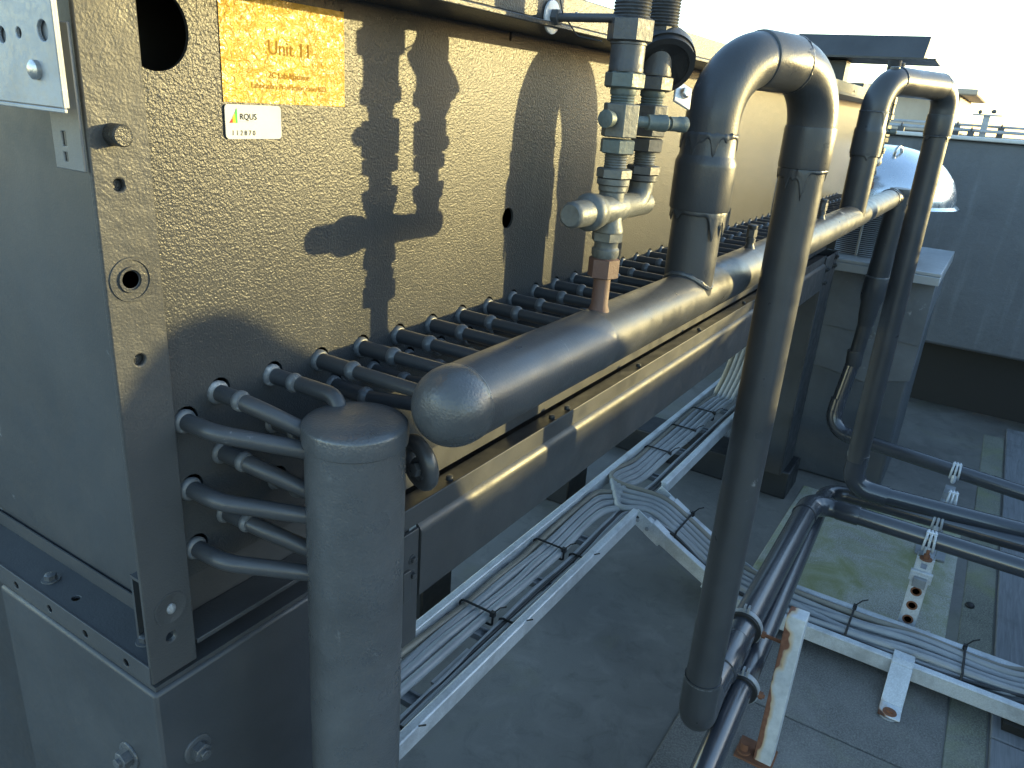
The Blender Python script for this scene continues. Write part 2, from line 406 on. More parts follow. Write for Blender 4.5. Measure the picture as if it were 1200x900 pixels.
# ================================================================== GROUND
g = MB(); g.add([(-160,-160,-G), (200,-160,-G), (200,160,-G), (-160,160,-G)], [(0,1,2,3)])
structure(g.build('roof_deck', M['roof'], smooth=False, at=(0,0,-G)))
e = .008
def sheet(x0, y0, x1, y1, z, name, mat):
    b = MB(); random.seed(hash((round(x0*10), round(y0*10))) % 999)
    b.box(x0, y0, z-.03, x1, y1, z); return structure(b.build(name, mat, bevel=.004))
# mineral felt sheets and slabs of the path, with real gaps between
for (x0, y0, x1, y1) in [(1.2,-.42,3.56,.78), (3.568,-.42,4.60,.76)]:
    sheet(x0, y0, x1, y1, -G+e*1.5, 'paving_slab', M['slab_grey'])
for (x0, y0, x1, y1) in [(4.70,-.36,6.45,.86)]:
    sheet(x0, y0, x1, y1, -G+e*.8, 'paving_slab', M['slab_moss'])
sheet(4.606, -.42, 4.69, .9, -G+e*.5, 'dark_strip', M['near_black'])  # near-black strip of ground along the tray's back rail
sheet(1.0, -.615, 9.0, -.427, -G+e*1.0, 'moss_strip', M['moss'])
for i, (x0, x1) in enumerate([(-2, 4.05), (4.06, 9.3)]):
    sheet(x0, -1.28, x1, -.625, -G+.03, 'walkway', M['board'])

# ================================================================== COOLING UNIT
unit = thing('cooling_unit', 'long dark grey painted cooling unit with hammered side panel on steel legs', 'cooling unit', (3.5, 2.0, -G))
PX = .1125; TX0 = .742
row1 = [TX0+PX*k for k in range(47)]
row2 = [x+.034 for x in row1[2:]]
Y0 = 1.010
holes = []
vh_holes = [(.677,-.516), (.677,-.637), (.677,-.75), (.742,-.594), (.742,-.709), (.8545,-.575), (.8545,-.69)]
for x in row1: holes.append(circ(x+.004, -.485+.004, .021, 12))
for x in row2: holes.append(circ(x+.004, -.545+.004, .021, 12))
for x, z in vh_holes: holes.append(circ(x+.003, z+.003, .022, 12))
holes.append(circ(.682, .055, .054, 40)); holes.append(circ(1.596, -.274, .025, 24))
holes.append(rect(1.553, .120, 1.562, .142)); holes.append(rect(1.03, .095, 1.036, .120))
sp = MB(); sp.plate((0, Y0, 0), (1,0,0), (0,0,1), rect(.60, -.80, 6.42, .17), holes, -.006)
b = MB(); b.box(.60, 1.0165, -.80, 6.399, 1.084, -.794); b.box(.60, 1.078, -.93, 6.399, 1.084, -.8005); b.build('lower_panel', M['paint'], unit)
sp.build('side_panel', M['hammer'], unit, smooth=True, angle=30)
# corner post with punched holes
po = MB()
po.plate((0, 1.0, 0), (1,0,0), (0,0,1), rect(.570, -.962, .655, .34),
         [circ(.605,-.145,.0085,16), circ(.607,-.274,.0115,20), circ(.608,-.393,.009,16), circ(.611,-.887,.0095,16)], -.009)
po.box(.646, 1.010, -.955, .655, 1.06, .34)
M['post'] = paint('grey_post_paint', (.056,.057,.058), .40, grain=.7, gscale=460, drip=.55, blotch=.15, spec=.25)
post = po.build('corner_post', M['post'], unit, bevel=.0012)
b = MB(); b.lathe((.607, 1.0, -.274), (0,-1,0), [(0,.031), (.002,.0305), (.003,.029)], 32); b2 = b
for ri, ro, tt in ((.0135, .019, .0035), (.027, .032, .0022)):
    rg = MB(); rg.lathe((.607, 1.0005, -.274), (0,-1,0), [(0, ro), (tt, ro-.001), (tt, ri+.001), (0, ri)], 36); rg.build('washer_mark', M['post'], post)
rg = MB(); rg.lathe((.615, 1.0005, -.832), (0,-1,0), [(0,.030), (.002,.0295), (.0022,.026), (.001,.024)], 32); rg.build('washer_mark', M['post'], post)
b = MB(); b.lathe((.604, 1.0, -.08), (0,-1,0), [(0,.0145), (.022,.0145), (.024,.0125)], 20); b.build('bolt', M['hammer'], post)
b = MB(); b.sphere((.615, .9985, -.832), .0085, (1,.5,1.2), 8); b.build('bolt', M['worn'], post)
# end panel, recessed behind the post, and the rest of the casing
b = MB(); b.box(.651, 1.061, -.93, .662, 3.6, .34); b.build('end_panel', M['paint_panel'], unit)
b = MB(); b.box(.66, 3.58, -.93, 6.42, 3.6, .17); b.box(6.40, 1.02, -.93, 6.42, 3.58, .17); b.build('rear_casing', M['paint'], unit)
b = MB(); b.box(.662, 1.03, -1.0, 6.40, 3.58, -.985); b.build('bottom_pan', M['paint'], unit)
b = MB(); b.box(.664, 1.16, -.984, 6.398, 1.17, .19); b.build('light_block_plate', M['near_black'], unit)  # added black plate that keeps light from showing through the panel holes
# lid with overhanging folded edge
b = MB(); b.box(.655, .850, .150, 6.5, .862, .206); b.box(.655, .862, .196, 6.5, 3.7, .206); b.box(.655, .835, .138, 6.5, 1.009, .148)
b.build('lid', M['hammer'], unit, bevel=.0012)
b = MB()
for i in range(9):
    x = .9+.66*i
    b.lathe((x, .850, .172), (0,-1,0), [(0,.008), (.004,.007), (.006,.001)], 12)
b.build('lid_rivets', M['galv_dull'], unit)
# raised plate on the lid seen at the very top, and the sloping deflector at the far end
b = MB(); b.box(.70, .915, .2065, 1.72, 3.3, .262); b.build('fan_plinth', M['hammer'], unit, bevel=.001)
b = MB()
b.add([(5.6,.62,.405), (5.6,1.42,.405), (5.72,1.42,.54), (5.72,.62,.54), (5.78,.62,.39), (5.78,1.42,.39)], [(0,1,2,3), (0,4,5,1), (4,3,2,5), (0,3,4), (1,5,2)])
hd = b.build('deflector_hood', M['paint'], unit, bevel=.002)
b = MB(); b.add([(5.57,.55,.393), (5.57,1.44,.393), (5.95,1.44,.383), (5.95,.55,.383), (5.57,.55,.403), (5.57,1.44,.403), (5.95,1.44,.389), (5.95,.55,.389)], [(0,1,2,3), (4,7,6,5), (0,4,5,1), (1,5,6,2), (2,6,7,3), (3,7,4,0)])
b.build('soffit_plate', M['dark_paint'], hd)
b = MB(); b.box(5.7, 1.08, .207, 5.85, 1.30, .383); b.build('hood_bracket', M['hammer'], hd)
b = MB(); b.box(5.3, .88, .207, 6.3, 1.5, .235); b.build('fan_curb', M['paint'], unit)
# base rail: ledge, lip, strip and folded panel
b = MB()
b.add([(x, y, z) for x in (1.19, 6.0) for (y, z) in ((1.003,-.924), (1.068,-.937), (1.068,-.945), (1.003,-.945))], [(0,1,2,3), (7,6,5,4), (0,4,5,1), (1,5,6,2), (2,6,7,3), (3,7,4,0)]); b.build('ledge', M['dark_paint'], unit, bevel=.0008)  # ledge shade is put into a darker paint and an inward tilt
b = MB(); b.box(.660, 1.003, -.936, 1.188, 1.076, -.926); b.build('ledge', M['paint'], unit, bevel=.0008)
b = MB(); b.box(1.19, .996, -.972, 5.99, 1.002, -.918); b.build('rail_lip', M['paint'], unit, bevel=.001)
b = MB()
prof = [(1.002,-.970), (.992,-.976), (.984,-.988), (.983,-1.0), (.985,-1.172), (.997,-1.178), (1.02,-1.178), (1.02,-1.172), (1.0,-1.168), (.994,-1.0), (1.0,-.985)]
vs = [(x, y, z) for x in (1.262, 5.95) for (y, z) in prof]; n = len(prof)
b.add(vs, [tuple(range(n)), tuple(reversed(range(n, 2*n)))] + [(i, (i+1) % n, n+(i+1) % n, n+i) for i in range(n)])
rail = b.build('base_rail', M['paint'], unit)
for x in (1.42, 1.95, 2.05, 2.62, 3.3, 4.0, 4.7):
    b = MB(); b.lathe((x, 1.022, -.926), (0,0,1), [(0,.010), (.003,.010), (.012,.0085), (.013,.003)], 12); b.build('ledge_bolt', M['paint_pipe'], unit)
b = MB(); b.box(1.192, .988, -1.30, 1.258, .998, -.978); b.box(1.196, .98, -1.16, 1.222, .9875, -1.075); b.build('joint_plate', M['paint'], unit, bevel=.001)
b = MB()
for z in (-1.055, -1.10): bolt(b, (1.235, .988, z), (0,-1,0), .009)
b.build('bolt', M['paint_pipe'], unit)
# box leg at the near corner
b = MB(); b.box(.568, .997, -2.78, 1.185, 1.505, -.982)
leg = b.build('box_leg', M['paint_panel'], unit, bevel=.004)
b = MB(); b.box(.575, 1.0035, -.9815, 1.185, 3.5, -.972); b.build('cover_seam', M['paint'], leg)
for c, d in (((.568,1.10,-1.174), (-1,0,0)), ((.636,.997,-1.151), (0,-1,0))):
    b = MB(); bolt(b, c, d, .018, .028); b.build('bolt', M['paint_rough'], leg, bevel=.0006)
# end ledge with folded lip
b = MB(); b.plate((0, 0, -.928), (1,0,0), (0,1,0), rect(.572, 1.010, .650, 3.5), [circ(.60,1.275,.008,12)], -.007)
b.plate((.568, 0, 0), (0,1,0), (0,0,1), rect(1.004, -.964, 3.5, -.926), [circ(1.072,-.950,.008,12), circ(1.195,-.950,.008,12), circ(1.312,-.950,.008,12), circ(1.43,-.950,.008,12)], .004)
lg = b.build('end_ledge', M['paint'], unit, bevel=.0006)
for c in ((.606,1.07,-.928), (.603,1.366,-.928)):
    b = MB(); bolt(b, c, (0,0,1), .011); b.build('bolt', M['paint_rough'], lg)
b = MB(); b.box(.6432, 1.0105, -.9275, .6457, 3.4, -.895); b.build('end_upstand', M['paint'], unit)
# further end frames and far leg
b = MB(); b.box(.60, 1.515, -2.78, 1.1, 3.5, -1.0); b.build('inner_panel', M['dark_paint'], unit)
b = MB(); b.box(5.96, .985, -2.72, 6.40, .994, -.93); b.box(6.392, .994, -2.72, 6.40, 1.42, -.93); b.box(5.96, .994, -2.72, 5.968, 1.15, -1.19)
b.build('far_leg', M['paint'], unit, bevel=.002)
for (x, z) in ((6.02,-1.02), (6.02,-1.12), (6.30,-1.03), (6.30,-.96)):
    b = MB(); bolt(b, (x, .985, z), (0,-1,0), .018, .026); b.build('bolt', M['paint_pipe'], unit)
def foot(x0, x1, y0, y1, z1):
    b = MB(); b.box(x0, y0, -G+.002, x1, y1, z1); return b.build('foot_beam', M['dark_paint'], unit, bevel=.008)
foot(6.06, 6.46, .93, 3.5, -2.722); foot(4.78, 5.1, 2.30, 3.5, -2.74); foot(3.0, 3.3, 2.32, 3.5, -2.74); foot(.55, 1.2, .98, 3.5, -2.782)
for x in (3.15, 4.94):
    b = MB(); b.box(x-.06, 2.6, -2.739, x+.06, 2.7, -1.0); b.build('inner_leg', M['dark_paint'], unit)
# galvanised channel fixed to the end, above left
b = MB()
b.plate((.500, 0, 0), (0,-1,0), (0,0,1), rect(-1.40, -.045, -.905, .36), [circ(-1.021,.028,.009,14), circ(-.983,.031,.006,10), circ(-.932,.034,.011,14), circ(-1.10,.026,.009,14)], .005)
b.box(.4905, .901, -.050, .4948, 1.40, -.0455); b.box(.4905, .901, -.0454, .4948, .9047, .36)
b.box(.502, .919, -.04, .504, 1.39, .35); gb = b.build('galvanised_channel', M['galv_dull'], unit, bevel=.0012)  # thin backing sheet added behind the holes to keep them dark
b = MB(); b.lathe((.500,.955,-.007), (-1,0,0), [(0,.0165), (.003,.0165), (.0032,.011), (.010,.0105), (.013,.006), (.0135,.001)], 18); b.build('bolt', M['steel'], gb)
b = MB(); b.plate((.568,0,0), (0,-1,0), (0,0,1), rect(-1.072, -.128, -1.006, .05), [rect(-1.050,-.098,-1.040,-.080), rect(-1.050,-.118,-1.041,-.106)], .004)
b.build('angle_bracket', M['lead'], unit, bevel=.0008)
b = MB(); b.box(.5055, 1.03, .2, .651, 1.08, .22); b.build('bracket_arm', M['galv_dull'], unit)
# labels on the side panel
lb = MB(); n_ = 24
vs = []; fs = []
for j in range(n_+1):
    for i in range(n_+1):
        x = .786+.252*i/n_; z = -.034+.150*j/n_
        vs.append((x, Y0-.0014-.0004*noise.noise(Vector((x*60, z*60, 2))), z))
for j in range(n_):
    for i in range(n_): k = j*(n_+1)+i; fs.append((k, k+1, k+n_+2, k+n_+1))
lb.add(vs, fs); yl = lb.build('warning_label', M['yellow'], unit)
yt = Y0-.0021
text('lettering', 'Unit 11', .030, (.872, yt, .038), (1,0,0), (0,0,1), M['ink_brown'], yl)
text('lettering', '2C Lab-Machine', .013, (.872, yt, .004), (1,0,0), (0,0,1), M['ink_brown'], yl)
text('lettering', 'Laboratory Production Panel B02', .0115, (.838, yt, -.012), (1,0,0), (0,0,1), M['ink_brown'], yl)
st = MB(); sx0, sx1, sz0, sz1, sr = .786, .893, -.087, -.037, .006
ol = []
for (cx, cz, a) in ((sx1-sr, sz1-sr, 0), (sx0+sr, sz1-sr, 90), (sx0+sr, sz0+sr, 180), (sx1-sr, sz0+sr, 270)):
    ol += [(cx+sr*math.cos(R(a+t)), cz+sr*math.sin(R(a+t))) for t in (0, 30, 60, 90)]
st.plate((0, Y0-.0015, 0), (1,0,0), (0,0,1), ol, [], .0015); stk = st.build('asset_sticker', M['white'], unit, smooth=False)
ys = Y0-.0038
text('lettering', 'RQUS', .0125, (.812, ys, -.0585), (1,0,0), (0,0,1), M['ink'], stk)
text('lettering', '112870', .0105, (.796, ys, -.0815), (1,0,0), (0,0,1), M['ink'], stk, 1.5)
lg_ = MB(); lg_.add([(.8075,ys,-.0635), (.8075,ys,-.0415), (.8035,ys,-.049), (.8035,ys,-.0635)], [(0,1,2,3)], 0)
lg_.add([(.8033,ys,-.0635), (.8033,ys,-.0495), (.799,ys,-.056), (.799,ys,-.0635)], [(0,1,2,3)], 1)
lg_.add([(.7988,ys,-.0635), (.7988,ys,-.0565), (.793,ys,-.0635)], [(0,1,2)], 2)
lg_.add([(.812,ys,-.0615), (.838,ys,-.0615), (.838,ys,-.0605), (.812,ys,-.0605)], [(0,1,2,3)], 3)
lg_.build('logo', [M['green_ink'], M['yellow_ink'], M['red_ink'], M['cable']], stk, smooth=False, recalc=False)

# ================================================================== HEADER PIPE
HY, HZ, HR = .685, -.483, .0680
hdr = thing('header_pipe', 'long horizontal header pipe with a domed near end and many thin tubes', 'pipe', (3.5, HY, HZ-HR))
b = MB(); b.lathe((0, HY, HZ), (1,0,0), [(.955,HR), (.956,HR), (1.44,HR), (1.445,HR*1.012), (1.45,HR), (2.3,HR), (4.0,HR), (6.10,HR), (6.105,HR)], 48); b.build('body', M['paint_pipe'], hdr)
b = MB(); prof = []
for i in range(15):
    a = PI/2*i/14; prof.append((.955-.068*math.cos(a), max(1e-6, (HR+.0012)*math.sin(a)**.8)))
prof += [(.969, HR+.0012), (.971, HR)]
b.lathe((0, HY, HZ), (1,0,0), prof, 48); b.build('end_cap', M['paint_rough'], hdr)
for x_, sd_, sz_ in ((.9715,3,.0026), (1.446,4,.0018), (1.245,9,.0012)):
    b = MB(); weld(b, (x_, HY, HZ), (1,0,0), HR, 0, 0, sd_, sz_); b.build('weld_seam', M['paint_rough'], hdr)
b = MB(); b.lathe((0, HY, HZ), (1,0,0), [(6.105,HR+.004), (6.15,HR+.004), (6.158,HR-.004), (6.16,.02)], 40); weld(b, (6.1, HY, HZ), (1,0,0), HR+.002, 3, 0, 5, .008); b.build('far_cap', M['paint_pipe'], hdr)
def tube_mesh(zr, seed):
    b = MB(); y = Y0
    hz = HZ + (zr-HZ)*.55
    pts = [(0, y+.03, zr), (0, y-.006, zr), (0, y-.085, zr), (0, y-.088, zr), (0, y-.12, zr + (hz-zr)*.15), (0, HY+HR*.7, hz)]
    b.tube(pts, [.0158, .0158, .0158, .0132, .0132, .0132], 14)
    b.lathe((0, y+.004, zr), (0,-1,0), [(0,.0205), (.006,.0210), (.011,.0192), (.013,.0162)], 16, 1)
    b.lathe((0, y-.078, zr), (0,-1,0), [(0,.0160), (.004,.0182), (.010,.0186), (.015,.0172), (.019,.0135)], 16, 1)
    return b
tubes = {}
for zr, row in ((-.485, row1[2:]), (-.545, row2)):
    first = None
    for x in row:
        if x > 6.02: continue
        if first is None:
            b = tube_mesh(zr, 1)
            for v in b.v: v.x += x
            first = b.build('coil_tube', [M['paint_pipe'], M['worn']], hdr); fx = x
        else:
            o = first.copy(); col.objects.link(o); o.location = first.location + Vector(((x-fx)*U, 0, 0)); o.rotation_euler = (random.uniform(-.006,.006), 0, random.uniform(-.008,.008))
            # rotate about the wall end so that the tube stays in its hole
            base = Vector((x*U, Y0*U, (zr+G)*U)) - LOC[hdr.name]
            rot = o.rotation_euler.to_matrix(); loc0 = Vector(((x-fx)*U, 0, 0))
            o.location = base - rot @ (base - loc0)
for k, (x, zt) in enumerate(((2.62,.075), (3.765,.085))):
    b = MB(); o = (x, HY, HZ+HR-.004)
    b.lathe(o, (0,0,1), [(0,.020), (.006,.017), (.018,.0125), (.022,.0125), (.022,.016), (.036,.016), (.036,.0135), (.040,.0135)], 18)
    b.hexa(o, (0,0,1), .040, zt-.008, .0175, 0, .2)
    b.lathe(o, (0,0,1), [(zt-.008,.015), (zt,.0165), (zt+.004,.0165), (zt+.006,.012)], 18); b.build('bleed_valve', M['fitting_dark'], hdr)
b = MB(); b.torus((1.00, .79, -.64), (.9,-.35,.15), .040, .016, 28, 10); bolt(b, (.980,.775,-.64), (-.9,.2,.1), .014); b.build('pipe_clip', M['paint_pipe'], hdr)

# ================================================================== UPRIGHT COLLECTOR
VX, VY, VR = .843, .800, .083
vc = thing('collector_pipe', 'stout upright pipe with a round cap in the foreground with bent tubes', 'pipe', (VX, VY, -G))
b = MB(); b.lathe((VX, VY, 0), (0,0,1), [(-G+.0,VR), (-2.2,VR), (-1.3,VR), (-.548,VR), (-.543,VR)], 48); b.build('body', M['paint_rough'], vc)
b = MB(); zc = -.503
prof = [(-.545,VR), (-.542,VR+.0035), (-.531,VR+.0045), (zc-.011,VR+.0035)]
for i in range(1, 11):
    a = PI/2*i/10; prof.append((zc-.010+.014*math.sin(a), .030+(VR+.0035-.030)*math.cos(a) if i < 10 else .028))
prof.append((zc+.0055, 1e-6)); b.lathe((VX, VY, 0), (0,0,1), prof, 56); b.build('cap', M['paint_rough'], vc)
b = MB(); b.lathe((VX, VY, 0), (0,0,1), [(-G+.001,.13), (-G+.022,.13), (-G+.024,.12)], 32); b.build('base_plate', M['dark_paint'], vc)
rt = .0146
ends = []
for (x, z) in [(.677,-.516), (.677,-.637), (.677,-.75)]:                    # first column: out, then sideways into the collector
    ends.append(([(x, Y0+.03, z), (x+.002, .935, z), (VX-.02, VY+.02, z-.055)], [.05], 0))
for (x, z) in [(.742,-.485), (.742,-.594), (.742,-.709)]:
    ends.append(([(x, Y0+.03, z), (x, .93, z), (VX-.03, VY+.05, z-.060), (VX-.012, VY+.01, z-.075)], [.10, .05], 1))
for (x, z) in [(.8545,-.485), (.8545,-.575), (.8545,-.69)]:
    ends.append(([(x, Y0+.03, z), (x+.012, .862, z-.005), (VX+.012, .845, z-.065), (VX+.01, VY+.03, z-.09)], [.03, .03], 1))
for pts, rad, ring in ends:
    b = MB(); P_ = fpath(pts, rad); b.tube(P_, rt, 16)
    x, z = pts[0][0], pts[0][2]
    b.lathe((x, Y0+.004, z), (0,-1,0), [(0,.0195), (.005,.0205), (.009,.0185), (.011,.0145)], 18, 1)
    if ring: b.lathe((x, Y0-.050, z), (0,-1,0), [(0,.0150), (.003,.0172), (.008,.0176), (.011,.0165), (.014,.0146)], 18, 1)
    b.build('bent_tube', [M['paint_pipe'], M['worn']], vc)

# ================================================================== VALVE STACKS
def valves(x0, y0, name, label):
    t = thing(name, label, 'valve', (x0, y0, HZ+HR))
    up = (0,0,1); A = (x0, y0, 0); B = (x0+.148, y0, 0)
    b = MB(); b.lathe(A, up, [(-.435,.026), (-.418,.023), (-.405,.0185), (-.34,.0182)], 24); b.build('stub_pipe', M['fitting_rust'], t)
    b = MB(); b.hexa(A, up, -.345, -.302, .0335, 0, .25); b.build('nut', M['fitting_rust'], t)
    b = MB(); b.lathe(A, up, [(-.302,.026), (-.296,.029), (-.284,.0292), (-.279,.025), (-.272,.025), (-.266,.029), (-.262,.0295)], 26); b.build('union', M['fitting'], t)
    b = MB(); b.hexa(A, up, -.268, -.246, .034, 0, .1); b.lathe(A, up, [(-.247,.0325), (-.243,.0325), (-.225,.027), (-.21,.026)], 26); b.build('nut', M['fitting'], t)
    # cross tee lying along the row, with a capped end towards the near side
    zt = -.200
    b = MB(); b.lathe((x0, y0, zt), (-1,0,0), [(-.175,.0265), (-.05,.0265), (-.045,.029), (-.03,.0305), (.0,.0305), (.03,.0290), (.05,.027), (.062,.027)], 28)
    b.lathe((x0, y0, zt), (0,0,1), [(-.03,.026), (.034,.026), (.038,.029), (.05,.029)], 26)
    b.build('tee', M['fitting'], t, angle=28)
    b = MB(); b.lathe((x0, y0, zt), (-1,0,0), [(.062,.024), (.066,.034), (.082,.0345), (.086,.037), (.100,.037), (.106,.033), (.110,.0265), (.165,.0255), (.172,.024), (.176,.020), (.176,.001)], 28); b.build('end_plug', M['fitting'], t)
    b = MB(); b.tube([(B[0]-.06, y0, zt)] + arc((B[0]-.06, y0, zt), (B[0], y0, zt), (B[0], y0, 0), .04, 10) + [(B[0], y0, zt+.055)], .0265, 24); b.build('elbow', M['fitting'], t, angle=60)
    for (S, dz, dark, mk) in ((A, 0, 0, 'fitting'), (B, .002, 1, 'fitting_dark')):
        m2 = 'fitting_green' if not dark else 'fitting_dark'
        b = MB(); b.lathe(S, up, [(-.153+dz,.029), (-.150+dz,.0335), (-.139+dz,.0335)], 24); b.hexa(S, up, -.139+dz, -.118+dz, .036, 0, .35); b.build('nut', M[mk], t)
        b = MB(); b.thread(S, up, -.118+dz, -.088+dz, .0235, .0052); b.build('threaded_nipple', M['fitting'], t)
        b = MB(); b.hexa(S, up, -.090+dz, -.061+dz, .0365, 0, .05); b.build('nut', M[m2], t)
        b = MB(); b.hexa(S, up, -.058+dz, .006+dz, .0375, 0, .12, .05); vb = b.build('valve_body', M['fitting' if not dark else 'fitting_dark'], t, bevel=.0008)
        b = MB(); b.thread(S, up, .004+dz, .034+dz, .0245, .0052); b.lathe(S, up, [(.022+dz,.025), (.024+dz,.0262), (.034+dz,.0262)], 22); b.build('threaded_nipple', M['fitting_green'], t)
        b = MB(); b.hexa(S, up, .034+dz, .064+dz, .0395, 0, .3, .14); b.build('nut', M['fitting_green' if not dark else 'fitting_dark'], t)
        b = MB(); b.lathe(S, up, [(.064+dz,.034), (.070+dz,.0345), (.073+dz,.0335), (.112+dz,.0335), (.113+dz,.0355), (.117+dz,.0355)], 26); b.build('barrel', M['fitting_dark'], t)
        b = MB(); b.hexa(S, up, .117+dz, .160+dz, .0450 if not dark else .036, 0, .2, .12); b.build('nut', M['fitting_dark'], t)
        b = MB(); b.thread(S, up, .158+dz, .34, .0365, .0060); b.build('threaded_pipe', M['fitting_dark'], t)
    # valve spindles: one towards the near side, one to the right of each body
    def spindle(o, d, L, m):
        b = MB(); b.lathe(o, d, [(0,.0115), (L*.35,.0115), (L*.37,.0155), (L*.72,.0158), (L*.75,.017), (L*.97,.017), (L,.0145), (L,.001)], 18); b.build('spindle', M[m], t)
    spindle((x0-.033, y0, -.024), (-1,.1,0), .030, 'fitting_green')
    spindle((x0+.030, y0-.02, -.026), (.75,-.66,0), .070, 'fitting_green')
    spindle((B[0]+.030, y0-.01, -.028), (.85,-.5,0), .075, 'fitting_green')
    return t
v1 = valves(1.478, HY, 'valve_stack', 'pair of weathered threaded valves with hexagon nuts on the near header')
v2 = dup(v1, (3.46, 0, .0), 'pair of dull threaded valves half hidden behind the far pipe arch')
# threaded rod stay and rubber-lined clamp that hold the near valve stack
t = thing('pipe_clamp', 'black rubber lined ring clamp around the rear valve stack with bracket', 'clamp', (1.626, HY, .05))
b = MB(); b.lathe((1.640, HY-.005, .098), (.62,.50,.60), [(-.024,.066), (.024,.066), (.025,.054), (-.025,.054), (-.024,.066)], 40); b.build('rubber_ring', M['rubber'], t, angle=50)
b = MB(); b.lathe((1.640, HY-.005, .098), (.62,.50,.60), [(-.010,.070), (.010,.070), (.010,.0665), (-.010,.0665), (-.010,.070)], 40); b.build('steel_band', M['fitting_dark'], t)
b = MB(); b.obox((1.705, .648, .033), ((.8,-.5,-.35), (.3,.85,-.4), (.5,.2,.85)), (.024,.003,.026)); b.build('bracket', M['galv_spot'], t, bevel=.001)
b = MB(); b.lathe((1.705, .646, .036), (-.3,-.85,.4), [(0,.012), (.006,.012), (.010,.009), (.011,.001)], 16); b.build('screw', M['steel'], t)
t = thing('stay_rod', 'black threaded rod with washer bracing the near valves to the lid', 'rod', (1.455, .80, .150))
b = MB(); b.thread((1.452, .85, .157), (.02,-1,.0), -.02, .15, .0085, .005); b.build('rod', M['fitting_dark'], t)
b = MB(); b.lathe((1.452, .85, .157), (.02,-1,0), [(.002,.031), (.006,.031), (.007,.026)], 28); b.build('washer', M['galv_spot'], t)
b = MB(); b.hexa((1.452, .85, .157), (.02,-1,0), .007, .022, .0165, 0, .1); b.build('nut', M['fitting_dark'], t)
b = MB(); b.tube(fpath([(1.44,.835,.22), (1.447,.82,.165), (1.46,.79,.125), (1.475,.742,.118)], .02, 5), .0016, 6)
tag(b.build('wire', M['cable_dark']), 'thin dark wire hanging beside the rod at the near valves', 'wire')

# ================================================================== PIPE ARCHES
def sect(parent, name, p0, p1, r, mat, n=40): b = MB(); b.tube([p0, Vector(p0).lerp(Vector(p1), .5), p1], r, n); return b.build(name, M[mat], parent)
def sleeve(parent, p0, p1, r, mat, lip=.003):
    d = Vector(p1)-Vector(p0); L = d.length
    b = MB(); b.lathe(p0, d, [(0,r-.006), (.002,r), (.010,r+lip*.4), (L-.010,r+lip*.4), (L-.002,r), (L,r-.006)], 40); return b.build('sleeve', M[mat], parent)
RX, RY = 2.04, .685; DX, DY = 2.45, .525; ZT = .140; PR = .0675
a1 = thing('pipe_arch', 'nearest tall arched pipe rising from the header and dropping to the roof', 'pipe', (2.2, .6, -2.4))
b = MB(); b.tube([(RX,RY,-.47), (RX,RY,-.35), (RX,RY,-.24)], PR, 44); b.build('riser', M['paint_pipe'], a1)
b = MB(); b.lathe((RX,RY,0), (0,0,1), [(-.245,PR), (-.243,.078), (-.238,.0800), (-.130,.0805), (-.120,.080), (-.105,.074), (-.100,.0725), (-.052,.0722), (-.050,.0700)], 44); b.build('reducer', M['paint_pipe'], a1)
top = [(RX,RY,-.06), (RX,RY,ZT), (DX,DY,ZT), (DX,DY,-.06)]
br_ = .165
arc1 = arc((RX,RY,-.5), (RX,RY,ZT), (DX,DY,ZT), br_, 20); arc2 = arc((RX,RY,ZT), (DX,DY,ZT), (DX,DY,-.5), br_, 20)
b = MB(); b.tube([(RX,RY,-.055)] + arc1, .0705, 44); b.build('elbow', M['paint_pipe'], a1)
b = MB(); b.tube(arc2 + [(DX,DY,-.04)], .0700, 44); b.build('elbow', M['paint_pipe'], a1)
dd = (Vector(top[2])-Vector(top[1])).normalized()
sleeve(a1, arc1[-1]-dd*.025, arc2[0]+dd*.012, .0735, 'paint_pipe')
sleeve(a1, (DX,DY,-.135), (DX,DY,-.015), .0725, 'paint_pipe')
b = MB(); b.tube([(DX,DY,-.13), (DX,DY,-1.1), (DX,DY,-2.10)], .0655, 44); b.build('downpipe', M['paint_pipe'], a1)
for c_, d_, r_, n_, sd_, sz_ in (((RX,RY,-.052), (0,0,1), .072, 18, 1, .0062), ((RX,RY,-.245), (0,0,1), .0735, 18, 2, .0065), ((DX,DY,-.137), (0,0,1), .0685, 16, 6, .006), (arc2[0]+dd*.014, -dd, .0725, 6, 7, .006)):
    b = MB(); weld(b, c_, d_, r_, n_, 0, sd_, sz_); b.build('paint_run', M['paint_pipe'], a1)
# saddle weld where the riser meets the header
b = MB(); pts = []
for i in range(49):
    a = 2*PI*i/48; x = RX+PR*1.02*math.cos(a); y = RY+PR*.93*math.sin(a); dy = y-HY
    pts.append((x, y, HZ+math.sqrt(max(0, (HR+.002)**2-dy*dy))+.002))
b.tube(pts, [.0075+.003*noise.noise(Vector((i*.6, 0, 3))) for i in range(49)], 8, False); b.build('saddle_weld', M['paint_rough'], a1)
